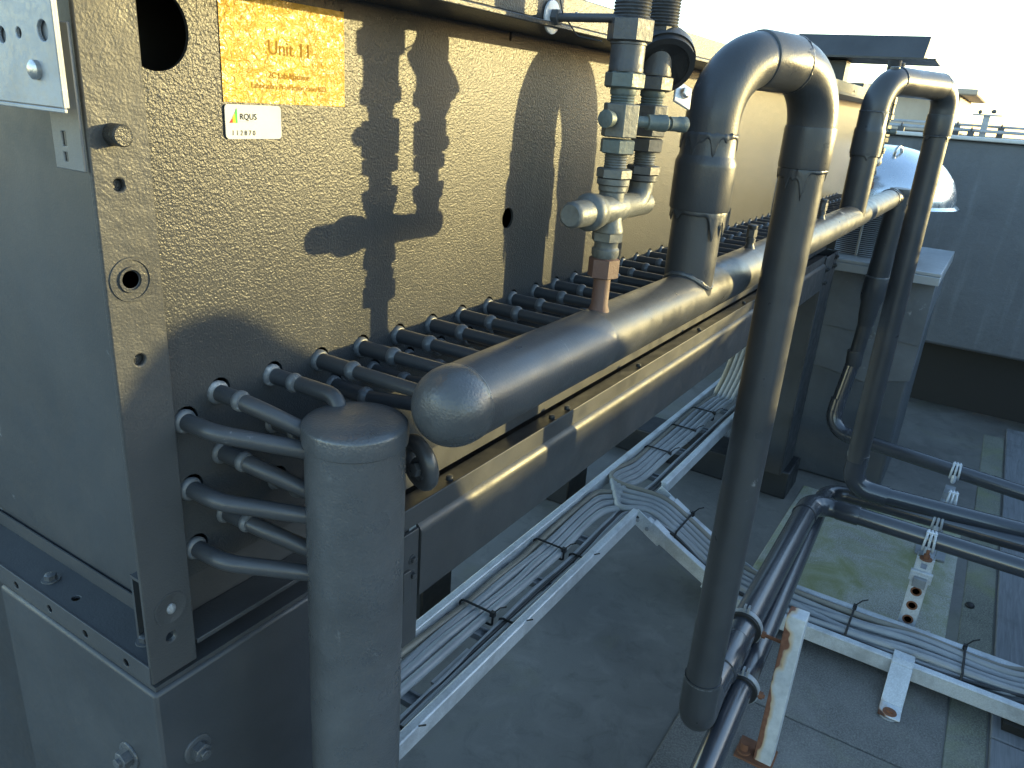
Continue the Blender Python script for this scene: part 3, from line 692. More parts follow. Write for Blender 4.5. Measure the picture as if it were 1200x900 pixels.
# bottom bend into the run along the roof
AX, AY, AZ = 4.75, .565, -2.30; FR = .056
b = MB(); b.tube([(DX,DY,-2.02)] + arc((DX,DY,-2.0), (DX+.005,DY,-2.255), (2.8,.555,-2.30), .13, 16) + [(2.70,.548,-2.292)], .0705, 40); b.build('elbow', M['paint_pipe'], a1)
b = MB(); weld(b, (DX,DY,-2.03), (0,0,1), .0695, 3, 0, 12, .003); b.build('weld_seam', M['worn'], a1)
run = [(2.66,.548,-2.30), (AX+.045,AY,AZ), (AX,-2.6,AZ)]
def floor_run(parent, run, r, bend, mat='pvc', n=32, sl=True):
    for i in range(len(run)-1):
        p0 = Vector(run[i]); p1 = Vector(run[i+1])
        if i: p0 = arc(run[i-1], run[i], run[i+1], bend, 4)[-1]
        if i+1 < len(run)-1: p1 = arc(run[i], run[i+1], run[i+2], bend, 4)[0]
        sect(parent, 'straight_run', p0, p1, r, mat, n)
        if i+1 < len(run)-1:
            ar = arc(run[i], run[i+1], run[i+2], bend, 16); d0 = (ar[0]-ar[1]).normalized(); d1 = (ar[-1]-ar[-2]).normalized()
            b = MB(); b.tube([ar[0]+d0*.10, ar[0]+d0*.001] + ar[1:-1] + [ar[-1]+d1*.001, ar[-1]+d1*.12], r+.006, n)
            for (c, d) in ((ar[0]+d0*.10, d0), (ar[-1]+d1*.12, d1), (ar[0], d0), (ar[-1], d1)): b.torus(c, d, r+.0055, .0022, n, 6)
            b.build('elbow', M[mat], parent)
def bend_part(parent, p0, c, p1, bend, r0, r1, mat):
    ar = arc(p0, c, p1, bend, 18); d0 = (ar[0]-ar[1]).normalized(); d1 = (ar[-1]-ar[-2]).normalized(); m_ = len(ar)
    pts = [ar[0]+d0*.10, ar[0]+d0*.002] + ar[1:-1] + [ar[-1]+d1*.002, ar[-1]+d1*.03, ar[-1]+d1*.035, ar[-1]+d1*.16]
    rs = [r0]*2 + [r0+(r1-r0)*max(0, (i/(m_-1)-.5)*2) for i in range(1, m_-1)] + [r1, r1, r1+.003, r1+.003]
    b = MB(); b.tube(pts, rs, 36); b.torus(pts[0], d0, r0-.001, .0025, 36, 6); b.torus(pts[-1], d1, r1+.002, .0022, 36, 6); b.build('elbow', M[mat], parent)
    return pts[0], pts[-1]
q0, q1 = bend_part(a1, run[0], run[1], run[2], .12, .074, .060, 'pvc')
sect(a1, 'straight_run', run[0], q0, .069, 'pvc', 36); sect(a1, 'straight_run', q1, run[2], FR, 'pvc', 32)
sleeve(a1, (2.86,.5505,-2.30), (3.10,.553,-2.30), .075, 'pvc')
# far arch
R2X, D2X, D2Y, Z2 = 4.60, 5.20, .415, .225
a2 = thing('pipe_arch', 'far tall arched pipe with a straight top rising from the end of the header', 'pipe', (4.9, .55, -2.4))
b = MB(); b.tube([(R2X,RY,-.47), (R2X,RY,-.3), (R2X,RY,-.14)], .068, 40); b.build('riser', M['paint_pipe'], a2)
b = MB(); b.lathe((R2X,RY,0), (0,0,1), [(-.15,.070), (-.147,.078), (-.035,.0785), (-.025,.078), (-.012,.073), (.07,.0725), (.072,.070)], 40); b.build('reducer', M['paint_pipe'], a2)
arc1 = arc((R2X,RY,-.5), (R2X,RY,Z2), (D2X,D2Y,Z2), .155, 18); arc2 = arc((R2X,RY,Z2), (D2X,D2Y,Z2), (D2X,D2Y,-.5), .12, 18)
b = MB(); b.tube([(R2X,RY,.065)] + arc1, .0705, 40); b.build('elbow', M['paint_pipe'], a2)
d2 = (Vector((D2X,D2Y,Z2))-Vector((R2X,RY,Z2))).normalized()
b = MB(); b.tube([arc1[-1]-d2*.02, (arc1[-1]+arc2[0])/2, arc2[0]+d2*.02], .0725, 40); b.build('top_section', M['paint_pipe'], a2)
b = MB(); b.tube(arc2 + [(D2X,D2Y,.05)], .0705, 40); b.build('elbow', M['paint_pipe'], a2)
sleeve(a2, (D2X,D2Y,-.03), (D2X,D2Y,.085), .0735, 'paint_pipe')
b = MB(); b.tube([(D2X,D2Y,-.02), (D2X+.02,D2Y-.004,-1.1), (D2X+.05,D2Y-.008,-2.12)], .066, 40); b.build('downpipe', M['paint_pipe'], a2)
b = MB()
for k, (c, d, r) in enumerate((((R2X,RY,.068), (0,0,1), .072), ((R2X,RY,-.15), (0,0,1), .073), ((D2X,D2Y,-.032), (0,0,1), .070), (arc1[-1]-d2*.02, -d2, .0715), (arc2[0]+d2*.02, -d2, .0715))):
    b = MB(); weld(b, c, d, r, 6 if k < 3 else 1, 0, 20+k, .0045); b.build('paint_run', M['paint_pipe'], a2)
b = MB(); b.lathe(arc1[14]+Vector((0,0,.065)), (-.1,0,1), [(0,.025), (.012,.024), (.014,.02)], 16)
b.build('plug', M['paint_pipe'], a2)
CX = 5.45
ex, ey = D2X+.055, D2Y-.009
arC = arc((ex,ey,-2.0), (ex,ey,-2.325), (CX,-2.6,-2.30), .13, 14)
b = MB(); b.tube([(ex,ey,-2.08)] + arC + [arC[-1]+(arC[-1]-arC[-2]).normalized()*.10], .0695, 36); b.build('elbow', M['pvc'], a2)
b = MB(); weld(b, (ex,ey,-2.075), (0,0,1), .069, 2, 0, 33, .004); b.build('weld_seam', M['worn'], a2)
sect(a2, 'straight_run', arC[-1], (CX,-2.6,-2.30), .058, 'pvc', 32)
# pipe that drops from the far end of the header
p3 = thing('drop_pipe', 'narrowing pipe that drops from the far end of the header to the roof', 'pipe', (6.25, .66, -2.4))
b = MB(); b.tube([(6.27,.635,-.44), (6.265,.64,-.5), (6.255,.655,-1.06)], .078, 36); b.lathe((6.27,.635,-.43), (0,0,1), [(-.03,.08), (.0,.082), (.02,.078), (.024,.05)], 32); b.build('upper_section', M['paint_pipe'], p3)
b = MB(); b.tube([(6.17,.68,-.47), (6.27,.635,-.475)], .062, 32); b.build('branch', M['paint_pipe'], p3)
b = MB(); b.lathe((6.255,.656,-1.05), (-.003,.012,-1), [(0,.080), (.02,.085), (.17,.085), (.21,.07), (.30,.066), (.36,.058), (.38,.056)], 36); b.build('reducer', M['paint_pipe'], p3)
b = MB(); weld(b, (6.255,.656,-1.055), (0,0,1), .081, 3, 0, 41, .005); b.build('weld_seam', M['worn'], p3)
b = MB(); b.tube([(6.253,.66,-1.40), (6.25,.675,-1.72), (6.248,.685,-1.80)], .053, 32); b.build('lower_section', M['paint_pipe'], p3)
sleeve(p3, (6.25,.675,-1.76), (6.248,.683,-1.64), .058, 'paint_pipe')
floor_run(p3, [(6.248,.683,-1.76), (6.17,.735,-2.30), (5.66,-2.0,-2.30)], .053, .15)
# second pipe beside the near one
p4 = thing('floor_pipe', 'black pipe with an elbow running just beside the near arch pipe', 'pipe', (5.0, .0, -2.36))
floor_run(p4, [(1.0,.385,-2.37), (5.33,.548,-2.43), (5.17,-2.6,-2.29)], .0535, .13)

# ================================================================== SUPPORTS
def wire_tie(x, y, z, r, label):
    t = MB()
    for k in (-1, 0, 1): t.torus((x, y+.022*k, z), (0.06*k, 1, .05*k), r+.006, .0075, 30, 8)
    t.box(x-.028, y-.03, z+r-.002, x-.008, y+.03, z+r+.010)
    t.lathe((x-r*.85, y, z-.02), (-.4,0,-1), [(0,.02), (.05,.016), (.06,.008)], 8)
    return tag(t.build('wire_tie', M['galv']), label, 'pipe tie', 'wire ties on the roof pipes')
wire_tie(4.757, -.125, -2.30, FR, 'wire tie around the roof pipe nearest the perforated strut')
wire_tie(5.295, -.150, -2.40, .0535, 'wire tie around the second roof pipe from the perforated strut')
wire_tie(5.447, -.195, -2.30, .058, 'wire tie around the third roof pipe from the perforated strut')
wire_tie(6.0, -.185, -2.30, .053, 'wire tie around the farthest of the four roof pipes')
t = thing('perforated_strut', 'upright perforated strut with rust ringed holes under the roof pipes', 'strut', (4.69, -.13, -G))
b = MB(); hl = [circ(0, z, .0195, 18) for z in (-2.50, -2.60, -2.70, -2.80, -2.90)] + [rect(-.016, -2.44, .016, -2.405)]
b.plate((4.655, -.13, 0), (0,-1,0), (0,0,1), rect(-.048, -G+.012, .048, -2.37), hl, -.006)
b.box(4.6615, -.178, -G+.012, 4.73, -.172, -2.37); b.box(4.6615, -.088, -G+.012, 4.73, -.082, -2.37)
b.build('channel', M['galv_spot'], t, bevel=.0015)
for z in (-2.50, -2.60, -2.70, -2.80):
    b = MB(); b.lathe((4.6545, -.13, z), (-1,0,0), [(0,.031), (.0012,.029), (.0012,.0205), (0,.0200)], 22); b.build('rust_ring', M['rust'], t)
b = MB(); b.box(4.63, -.19, -2.474, 4.655, -.07, -2.452); b.box(4.63, -.19, -2.52, 4.638, -.07, -2.4745); b.build('clip_plate', M['galv'], t, bevel=.002)
b = MB(); b.lathe((4.66,-.13,-2.375), (0,0,1), [(0,.035), (.006,.035), (.007,.018), (.03,.018), (.03,.010), (.06,.010)], 18); b.build('rusty_bolt', M['rust'], t)
b = MB(); b.bar((4.60,-.13,-2.515), (6.16,-.19,-2.515), .07, .06); b.build('cross_rail', M['galv_dull'], t, bevel=.002)
b = MB(); b.box(5.88, -.22, -G+.012, 5.95, -.15, -2.434); b.build('rear_upright', M['galv_dull'], t)
for q in ((4.60,-.25,4.78,-.01), (5.84,-.28,6.0,-.08)):
    b = MB(); b.box(q[0], q[1], -G+.012, q[2], q[3], -G+.024); b.build('foot_plate', M['galv_dull'], t)
b = MB(); b.box(4.60,-.205,-2.90, 4.6545,-.055,-2.835); b.build('tray_clip', M['galv_dull'], t, bevel=.003)
# rusty post with two pipe clips
px_, py_ = 3.16, .325
t = thing('rusty_post', 'galvanised post streaked with brown rust beside the near roof pipes', 'post', (px_, py_, -G))
b = MB()
b.box(px_, py_-.042, -G+.02, px_+.008, py_+.042, -2.095); b.box(px_, py_-.042, -2.10, px_+.085, py_+.042, -2.092); b.box(px_+.008, py_+.034, -G+.02, px_+.085, py_+.042, -2.10); b.box(px_+.008, py_-.042, -G+.02, px_+.085, py_-.034, -2.10)
b.build('channel', M['rust_post'], t, bevel=.0025)
b = MB(); b.box(px_-.03, py_-.05, -G+.012, px_+.12, py_+.13, -G+.024); b.lathe((px_+.02,py_+.095,-G+.024), (0,0,1), [(0,.035), (.01,.035), (.012,.02), (.05,.019), (.05,.001)], 18); b.build('foot_plate', M['rust'], t)
def clip(x, y, z, r, ry, label, gap):
    t = thing('pipe_clip', label, 'clip', (x, y, z-r-.02))
    b = MB(); b.lathe((x, y, z), (1,.01,0), [(-.026,r+.001), (-.026,r+.014), (-.012,r+.018), (.012,r+.018), (.026,r+.014), (.026,r+.001)], 32); b.build('rubber_lining', M['rubber'], t, angle=50)
    b = MB(); b.lathe((x, y, z), (1,.01,0), [(-.014,r+.0185), (-.014,r+.0215), (.014,r+.0215), (.014,r+.0185)], 32)
    b.box(x-.013, y-.014, z+r+.018, x+.013, y-.005, z+r+.05); b.box(x-.013, y+.005, z+r+.018, x+.013, y+.014, z+r+.05); b.build('steel_band', M['galv_dull'], t)
    b = MB(); b.tube([(x, y-r-.02, z), (x, ry, z)], .009, 10); b.hexa((x, y-r-.018, z), (0,-1,0), 0, .02, .017); b.build('rod', M['rust'], t)
clip(3.24, .5545, -2.30, .070, py_+.045, 'black rubber lined pipe clip near the top of the rusty post', .1)
clip(2.95, .4539, -2.4011, .0535, py_+.03, 'lower black pipe clip partway down beside the rusty post', .1)

# ================================================================== CABLE TRAYS
def rails(t, a, b_, side, w, h=.095, thick=.034, mat='galv'):
    for s in (-1, 1):
        q = Vector(side)*(s*w/2); m = MB(); A = Vector(a)+q; B = Vector(b_)+q
        m.bar(A, B, thick, h); m.bar(A+Vector((0,0,h/2)), B+Vector((0,0,h/2)), thick+.012, .016)
        m.build('side_rail', M[mat], t, bevel=.004)
TY, TZ, TW = 1.71, -2.485, .39
t1 = thing('cable_tray', 'long galvanised ladder tray carrying cables beneath the cooling unit', 'cable tray', (4.2, TY, -2.6))
def rail(t, pts, h=.095, th=.034):
    m = MB()
    for a, b_ in zip(pts[:-1], pts[1:]):
        a = Vector(a); b_ = Vector(b_); m.bar(a, b_, th, h); m.bar(a+Vector((0,0,h/2)), b_+Vector((0,0,h/2)), th+.012, .014)
    return m.build('side_rail', M['galv'], t, bevel=.004)
rail(t1, [(1.0,TY-TW/2,TZ), (4.19,TY-TW/2,TZ)]); rail(t1, [(4.66,TY-TW/2,TZ), (7.4,TY-TW/2,TZ)]); rail(t1, [(1.0,TY+TW/2,TZ), (7.4,TY+TW/2,TZ)])
for x in [1.55+.55*i for i in range(11)]:
    b = MB(); b.box(x-.035, TY-TW/2+.018, TZ-.045, x+.035, TY+TW/2-.018, TZ-.028)
    b.box(x-.035, TY-TW/2+.018, TZ-.028, x-.022, TY+TW/2-.018, TZ-.012); b.box(x+.022, TY-TW/2+.018, TZ-.028, x+.035, TY+TW/2-.018, TZ-.012); b.build('rung', M['galv_dull'], t1)
for x in (1.75, 6.55):
    for y in (TY-TW/2, TY+TW/2):
        b = MB(); b.box(x-.03, y-.016, -G+.001, x+.03, y+.016, TZ-.048); b.build('support_leg', M['galv_dull'], t1)
b = MB(); b.box(2.22,TY-.16,TZ-.02, 2.5,TY-.06,TZ-.006); b.build('marker_plate', M['white'], t1)
t2 = thing('cable_tray', 'galvanised ladder tray lying on the roof that slopes up to the unit', 'cable tray', (4.38, -.5, -G))
XA, XB = 4.20, 4.56; Z2T = -2.845
SL = [(1.515, TZ), (.90, -2.80), (.72, Z2T), (-3.0, Z2T)]
for x in (XA, XB):
    m = MB()
    m.bar((x,1.43,TZ-.035), (x,.93,-2.775), .034, .095, (0,0,1)); m.bar((x,1.43,TZ+.012), (x,.93,-2.728), .046, .014, (0,0,1)); m.build('sloping_rail', M['galv'], t2, bevel=.004)
    m = MB(); m.bar((x,.86,Z2T), (x,-3.0,Z2T), .034, .095); m.bar((x,.86,Z2T+.048), (x,-3.0,Z2T+.048), .046, .014); m.build('side_rail', M['galv'], t2, bevel=.004)
    s_ = -1 if x == XA else 1
    m = MB(); m.obox((x+s_*.022, 1.44, TZ-.03), ((0,-.86,-.5), (1,0,0), (0,-.5,.86)), (.10,.004,.052)); hp = m.build('hinge_plate', M['galv'], t2, bevel=.002)
    m = MB(); m.obox((x+s_*.022, .90, -2.80), ((0,-.92,-.38), (1,0,0), (0,-.38,.92)), (.11,.004,.05)); hq = m.build('hinge_plate', M['galv'], t2, bevel=.002)
    m = MB(); m.obox((x, 1.36, TZ-.07), ((0,-.86,-.5), (1,0,0), (0,-.5,.86)), (.06,.030,.056)); m.build('coupler', M['galv'], t2, bevel=.002)
    for y, z, hh in ((1.49,TZ-.01,hp), (1.42,TZ-.05,hp), (.95,-2.78,hq), (.85,-2.82,hq)):
        m = MB(); m.lathe((x+s_*.026, y, z), (s_,0,0), [(0,.014), (.01,.013), (.012,.006)], 12); m.build('bolt', M['galv_dull'], hh)
for y in (.55, .1, -.35, -.8, -1.25):
    b = MB(); b.box(XA+.018, y-.035, Z2T-.045, XB-.018, y+.035, Z2T-.030); b.build('rung', M['galv_dull'], t2)
for y, z in ((1.2,-2.645), (1.0,-2.76)):
    b = MB(); b.box(XA+.018, y-.03, z-.05, XB-.018, y+.03, z-.035); b.build('rung', M['galv_dull'], t2)
for y in (.70, -.75):
    b = MB(); b.box(XA-.05, y-.08, -G+.012, XB+.05, y+.08, Z2T-.049); b.build('bearer', M['near_black'], t2)
# hold-down bracket over the front rail of that tray
b = MB(); bx = XA-.024; by = -.155
pv = [(bx+.07,-2.772), (bx-.005,-2.772), (bx-.03,-2.79), (bx-.20,-2.93), (bx-.235,-2.945), (bx-.30,-2.945)]
for (x0, z0), (x1, z1) in zip(pv[:-1], pv[1:]): b.bar((x0,by,z0), (x1,by,z1), .11, .010)
br2 = b.build('hold_down_bracket', M['galv_spot'], bevel=.002); tag(br2, 'bent galvanised strap bracket with rust spot hooked over the tray rail', 'bracket')
b = MB(); b.lathe((bx-.26,by,-2.94), (0,0,1), [(0,.036), (.004,.034), (.006,.018), (.016,.016), (.017,.001)], 20); b.build('rusty_bolt', M['rust'], br2)
b = MB(); b.lathe((bx-.262,by,-2.955), (0,0,1), [(-.004,.05), (.004,.048)], 20); b.build('pad', M['galv_dull'], br2)

# ---- cables
def spline(pts, sub=8):
    pts = [Vector(p) for p in pts]; P_ = [pts[0]*2-pts[1]] + pts + [pts[-1]*2-pts[-2]]; out = []
    for i in range(1, len(P_)-2):
        p0, p1, p2, p3_ = P_[i-1:i+3]
        for k in range(sub):
            t = k/sub
            out.append(.5*((2*p1) + (p2-p0)*t + (2*p0-5*p1+4*p2-p3_)*t*t + (3*p1-p0-3*p2+p3_)*t**3))
    return out + [pts[-1]]
rnd = random.Random(11)
def cable(pts, r, mat, label, grp):
    b = MB(); b.tube(spline(pts), r, 10); return tag(b.build('cable', M[mat]), label, 'cable', grp)
ZC = TZ-.010
tie_x = [1.9, 2.75, 3.5]
GA = 'grey cables on the long tray'
lab_a = 'one of the grey cables that curve from the long tray into the sloping tray'
lab_b = 'one of the grey cables along the far part of the tray under the unit'
lab_d = 'thin black cable along the front rail of the long tray'
SLX = XA+.05
def slope_pts(k, x, zo=.028):
    return [(x, 1.28, -2.585+zo), (x+.004, 1.05, -2.725+zo), (x, .85, -2.815+zo), (x+rnd.uniform(-.024,.024), .5, Z2T+zo-.02+rnd.uniform(0,.02)), (x+rnd.uniform(-.022,.022), .1, Z2T+zo-.02+rnd.uniform(0,.02)),
            (x+rnd.uniform(-.03,.03), -.2, Z2T+zo-.012+rnd.uniform(0,.025)), (x+rnd.uniform(-.02,.03), -.62, Z2T+zo-.02+rnd.uniform(0,.03)), (x+.05+rnd.uniform(-.03,.05), -1.0, Z2T+zo+.02), (x+.08, -2.4, Z2T+zo)]
for k in range(4):
    y = TY+.142-.048*k; r = .0235 if k else .021
    pts = [(.9, y, ZC+.01)]
    for x in (1.3, 1.6, 1.9, 2.2, 2.45, 2.75, 3.05, 3.3, 3.5):
        at_tie = min(abs(x-q) for q in tie_x) < .12
        pts.append((x, y+(0 if at_tie else rnd.uniform(-.007,.007))+(.014*math.sin(x*3.3+1)+(0 if k == 0 else .010*math.sin(x*5))), ZC+.012+(0 if at_tie else .014*rnd.random())))
    xs = XA+.085+.058*(3-k)
    pts += [(xs-.32, y+.005, ZC+.02), (xs-.14, y-.05, ZC+.03), (xs-.03, min(y-.17, 1.50), ZC+.012)] + slope_pts(k, xs, .004)
    cable(pts, r, 'cable_tan' if k == 0 else 'cable', 'tan cable beside the back rail of the long tray' if k == 0 else lab_a, None if k == 0 else GA)
GD = 'thin cables near the front rail'
for k in range(5):
    y = TY-.088-.021*k; dark = k in (1, 4)
    pts = [(.9, y, ZC)] + [(x, y+.012*math.sin(x*2.6+k)+rnd.uniform(-.005,.005), ZC+.004+.006*rnd.random()) for x in (1.4, 1.9, 2.3, 2.75, 3.1, 3.5)]
    xs = XA+.045+.020*(4-k)
    pts += [(xs-.30, y+.01, ZC+.01), (xs-.08, y-.03, ZC+.02)] + slope_pts(k, xs, .04)
    cable(pts, .0105, 'cable_dark' if dark else 'cable', 'thin black cable along the front rail of the long tray' if dark else 'thin grey cable near the front rail of the long tray', 'thin black cables near the front rail' if dark else GD)
GB = 'grey cables on the far part of the long tray'
for k in range(5):
    y = TY+.15-.042*k; xs = XA+.31-.055*k
    pts = [(xs, 1.28, -2.55), (xs-.01, 1.46, ZC+.03), (xs-.03-.02*k, y-.06, ZC+.045), (xs+.14, y+.03, ZC+.035), (xs+.42, y, ZC+.015)]
    pts = slope_pts(k, xs, .048)[::-1][:-1] + [(xs, 1.28, -2.545)] + pts[1:]
    for x in (5.2, 5.7, 6.2, 6.6): pts.append((x, y+rnd.uniform(-.012,.012), ZC+.012+.01*rnd.random()))
    pts += [(6.75, y-.03, ZC+.06), (6.80, y-.12, TZ+.5), (6.78, y-.2, -1.05)]
    cable(pts, .022, 'cable_tan' if k == 0 else 'cable', 'tan cable leading from the sloping tray to the far end under the unit' if k == 0 else lab_b, None if k == 0 else GB)
for k in range(3):
    y = TY-.10-.02*k
    pts = [(4.75, y, ZC)] + [(x, y+rnd.uniform(-.008,.008), ZC+.004) for x in (5.2, 5.7, 6.2, 6.6)] + [(6.75, y-.02, ZC+.06), (6.80, y-.08, TZ+.5), (6.78, y-.1, -1.05)]
    pts = [(XA+.2-.02*k, 1.40, ZC-.01), (XA+.26-.02*k, y-.03, ZC+.03)] + pts
    cable(pts, .0105, 'cable_dark' if k else 'cable', 'thin black cable on the far part of the long tray' if k else 'thin grey cable on the far part of the long tray', 'thin black cables on the far tray' if k else None)
def cable_tie(a, b_, h, label, g_, drop=.0):
    a = Vector(a); b_ = Vector(b_); n_ = Vector((0,0,1)); d = (b_-a); L = d.length; d.normalize()
    lo = Vector((0,0,-.03)); hi = Vector((0,0,h))
    m = MB(); pts = [a+lo, a+hi*.6, a+hi+d*.02, b_+hi-d*.02, b_+hi*.6, b_+lo, a+lo]
    m.tube(fpath(pts, .012, 4), .0065, 6); m.obox(b_+hi*.9, (d, n_, d.cross(n_)), (.012,.014,.011))
    m.tube([b_+hi, b_+hi+Vector((.02,-.03,.035)), b_+hi+Vector((.03,-.06,.05))], .004, 5)
    return tag(m.build('cable_tie', M['rubber']), label, 'cable tie', g_)
GT = 'black cable ties on the long tray'
words = ['nearest the upright collector pipe', 'midway along the near part of the tray', 'just before the sloping tray branches off']
for i, x in enumerate(tie_x):
    cable_tie((x, TY+.165, ZC), (x, TY-.04, ZC), .045, 'wide black cable tie across thick cables, '+words[i], GT)
    cable_tie((x+.02, TY-.07, ZC), (x+.02, TY-.185, ZC), .025, 'narrow black cable tie on thin cables, '+words[i], GT)
for i, x in enumerate((5.2, 5.75, 6.25)):
    cable_tie((x, TY+.175, ZC), (x, TY-.03, ZC), .045, 'black cable tie on the far tray cables, '+['nearest the branch', 'in the middle of the far part', 'closest to the far leg'][i], GT)
cable_tie((XA+.03,1.25,-2.60), (XA+.36,1.25,-2.60), .07, 'black cable tie at the top of the sloping tray', GT)
cable_tie((XA+.03,1.02,-2.735), (XA+.36,1.02,-2.735), .06, 'black cable tie at the foot of the sloping tray', GT)
for i, y in enumerate((.16, -.44, -.95)):
    cable_tie((XA+.025,y,Z2T-.005), (XA+.335,y,Z2T-.005), .088, 'black cable tie on the roof level tray, '+['beside the rusty post', 'just right of the strap bracket', 'out at the right end'][i], GT)

# ================================================================== BACKGROUND
# plinth and mushroom cowl
CXX, CYY = 7.30, .92
pl = thing('plinth', 'square felt covered plinth with grey flashing that carries the aluminium cowl', 'plinth', (7.35, .87, -G))
b = MB(); b.box(6.745, .30, -G+.001, 7.95, 1.45, -1.15); b.build('upstand', M['felt_up'], pl, bevel=.012)
b = MB()
b.plate((6.738, 0, 0), (0,-1,0), (0,0,1), [(-1.46,-1.95), (-.95,-1.97), (-.62,-2.02), (-.29,-1.93), (-.29,-1.12), (-1.46,-1.12)], [], .005)
b.plate((0, .292, 0), (1,0,0), (0,0,1), [(6.735,-1.93), (6.95,-1.80), (7.1,-1.5), (7.96,-1.4), (7.96,-1.12), (6.735,-1.12)], [], .006)
b.plate((6.728, 0, 0), (0,-1,0), (0,0,1), [(-1.46,-1.62), (-.9,-1.60), (-.285,-1.63), (-.285,-1.12), (-1.46,-1.12)], [], .004)
for y, z in ((.45,-1.50), (.75,-1.5), (1.1,-1.5)): b.lathe((6.724, y, z), (-1,0,0), [(0,.014), (.008,.012), (.01,.002)], 10)
b.build('flashing', M['lead'], pl, bevel=.002)
b = MB(); b.box(6.62, .26, -1.05, 8.05, 1.56, -1.02); b.box(6.62, .26, -1.12, 6.632, 1.56, -1.0505); b.box(6.633, .26, -1.12, 8.05, .272, -1.0505); b.build('top_tray', M['alu_dull'], pl, bevel=.004)
cw = thing('roof_cowl', 'shiny aluminium mushroom cowl behind the far pipe arch', 'roof vent', (CXX, CYY, -1.02))
b = MB(); DR = .60; prof = []
for i in range(17):
    a = PI/2*i/16; prof.append((-.575+.435*math.sin(a), max(1e-5, DR*math.cos(a)**.9)))
b.lathe((CXX,CYY,0), (0,0,1), [(-.60,DR-.01), (-.605,DR+.03), (-.595,DR+.035), (-.575,DR+.012)] + prof, 64); b.build('dome', M['alu'], cw)
b = MB(); b.torus((CXX-.30,CYY-.12,-.195), (.4,1,.1), .05, .013, 24, 8); b.lathe((CXX-.30,CYY-.12,-.27), (-.4,-.1,1), [(0,.045), (.02,.03), (.04,.02)], 14); b.build('lifting_ring', M['steel'], cw)
b = MB()
for i in range(26): b.torus((CXX,CYY,-1.01+.42*i/26), (0,0,1), .43, .005, 48, 5)
for i in range(10): a = 2*PI*i/10; b.tube([(CXX+.43*math.cos(a), CYY+.43*math.sin(a), -1.02), (CXX+.43*math.cos(a), CYY+.43*math.sin(a), -.57)], .011, 6)
b.build('bird_guard', M['steel'], cw)
b = MB(); b.lathe((CXX,CYY,0), (0,0,1), [(-1.02,.36), (-.62,.36)], 32); b.build('throat', M['near_black'], cw)
# unseen cone added beside the walkway, its profile shaped to shade the near corner
vt = thing('shadow_cone', 'unseen cone added beside the walkway to shade the near corner', 'roof vent', (3.486, -1.6, -G))
b = MB(); b.lathe((3.486,-1.6,0), (0,0,1), [(-G+.001,.74), (-1.6,.70), (-.70,.54), (-.466,.46), (-.25,.36), (-.066,.215), (.044,.112), (.085,.085), (.112,.058), (.128,.03), (.133,.001)], 48); b.build('cone', M['lead'], vt)
b = MB(); b.lathe((3.486,-1.6,0), (0,0,1), [(-G+.002,.95), (-G+.05,.95), (-G+.06,.90)], 40); b.build('skirt', M['lead'], vt)
# screen wall across the end of the roof
sw = thing('screen_wall', 'long dark grey rendered wall overhanging the far end of the roof', 'wall', (9.5, -4, -G))
b = MB(); b.box(9.30, -14, -2.20, 9.75, 5.5, -.075); b.build('face', M['wall'], sw, bevel=.02)
b = MB(); b.box(9.70, -13.9, -G+.001, 9.74, 5.4, -2.201); b.build('set_back_base', M['near_black'], sw)  # painted near black to deepen the shade under the overhang
b = MB(); b.box(9.24, -14, -.0735, 9.82, 5.5, -.035); b.build('coping', M['coping'], sw, bevel=.006)
def rail_pipe(y0, y1, x, z, r, label, posts):
    t = thing('conduit', label, 'conduit', (x, (y0+y1)/2, -.034))
    b = MB(); b.tube([(x,y0,z), (x,(y0+y1)/2,z+.01), (x,y1,z-.005)], r, 10); b.build('pipe', M['galv_dull'], t)
    for y in posts:
        b = MB(); b.box(x-.03, y-.03, -.034, x+.03, y+.03, z-r*.7); b.torus((x,y,z), (0,1,0), r+.006, .009, 14, 6); b.build('saddle', M['fitting_dark'], t)
    return t
rail_pipe(-14, 2.2, 9.40, .025, .017, 'grey conduit along the front of the wall coping', (1.9, 1.1, .45, -.1, -.9, -2, -4, -7, -10))
rail_pipe(-14, 1.7, 9.62, .075, .014, 'higher thin conduit along the back of the wall coping', (1.5, .6, .2, -.4, -1.6, -3, -6, -9))
t = thing('junction_box', 'small dark junction box on the wall coping behind the arch', 'junction box', (9.42, 1.42, -.034))
b = MB(); b.box(9.34,1.30,-.034, 9.36+.12,1.52,.095); b.build('body', M['fitting_dark'], t, bevel=.004)
b = MB(); b.box(9.335,1.29,.096, 9.485,1.53,.110); b.build('cover', M['galv_dull'], t, bevel=.003)
t = thing('floodlight_bracket', 'small bracket standing on the wall coping at the right', 'bracket', (9.5, .35, -.034))
b = MB(); b.box(9.47,.32,-.034, 9.53,.38,.17); b.box(9.45,.22,.17, 9.55,.48,.185); b.build('stand', M['galv_dull'], t)
b = MB(); b.sphere((9.5,.30,.215), .026, (1,1,.8), 8); b.sphere((9.5,.42,.205), .02, (1,1,1), 8); b.build('lamp_head', M['fitting_dark'], t)
rb = thing('roof_box', 'beige roof box with an overhanging lid beyond the dark wall', 'roof vent', (11.5, 1.2, -.034))
b = MB(); b.box(10.9,.72,-.03, 13.2,1.75,.40); b.build('body', M['beige'], rb, bevel=.01)
b = MB(); b.box(10.72,.55,.401, 13.4,1.92,.47); b.build('lid', M['beige'], rb, bevel=.01)
b = MB(); b.box(10.4,-.2,-G+.001, 14,3.2,-.033); rbase = b.build('housing', M['wall'], rb)
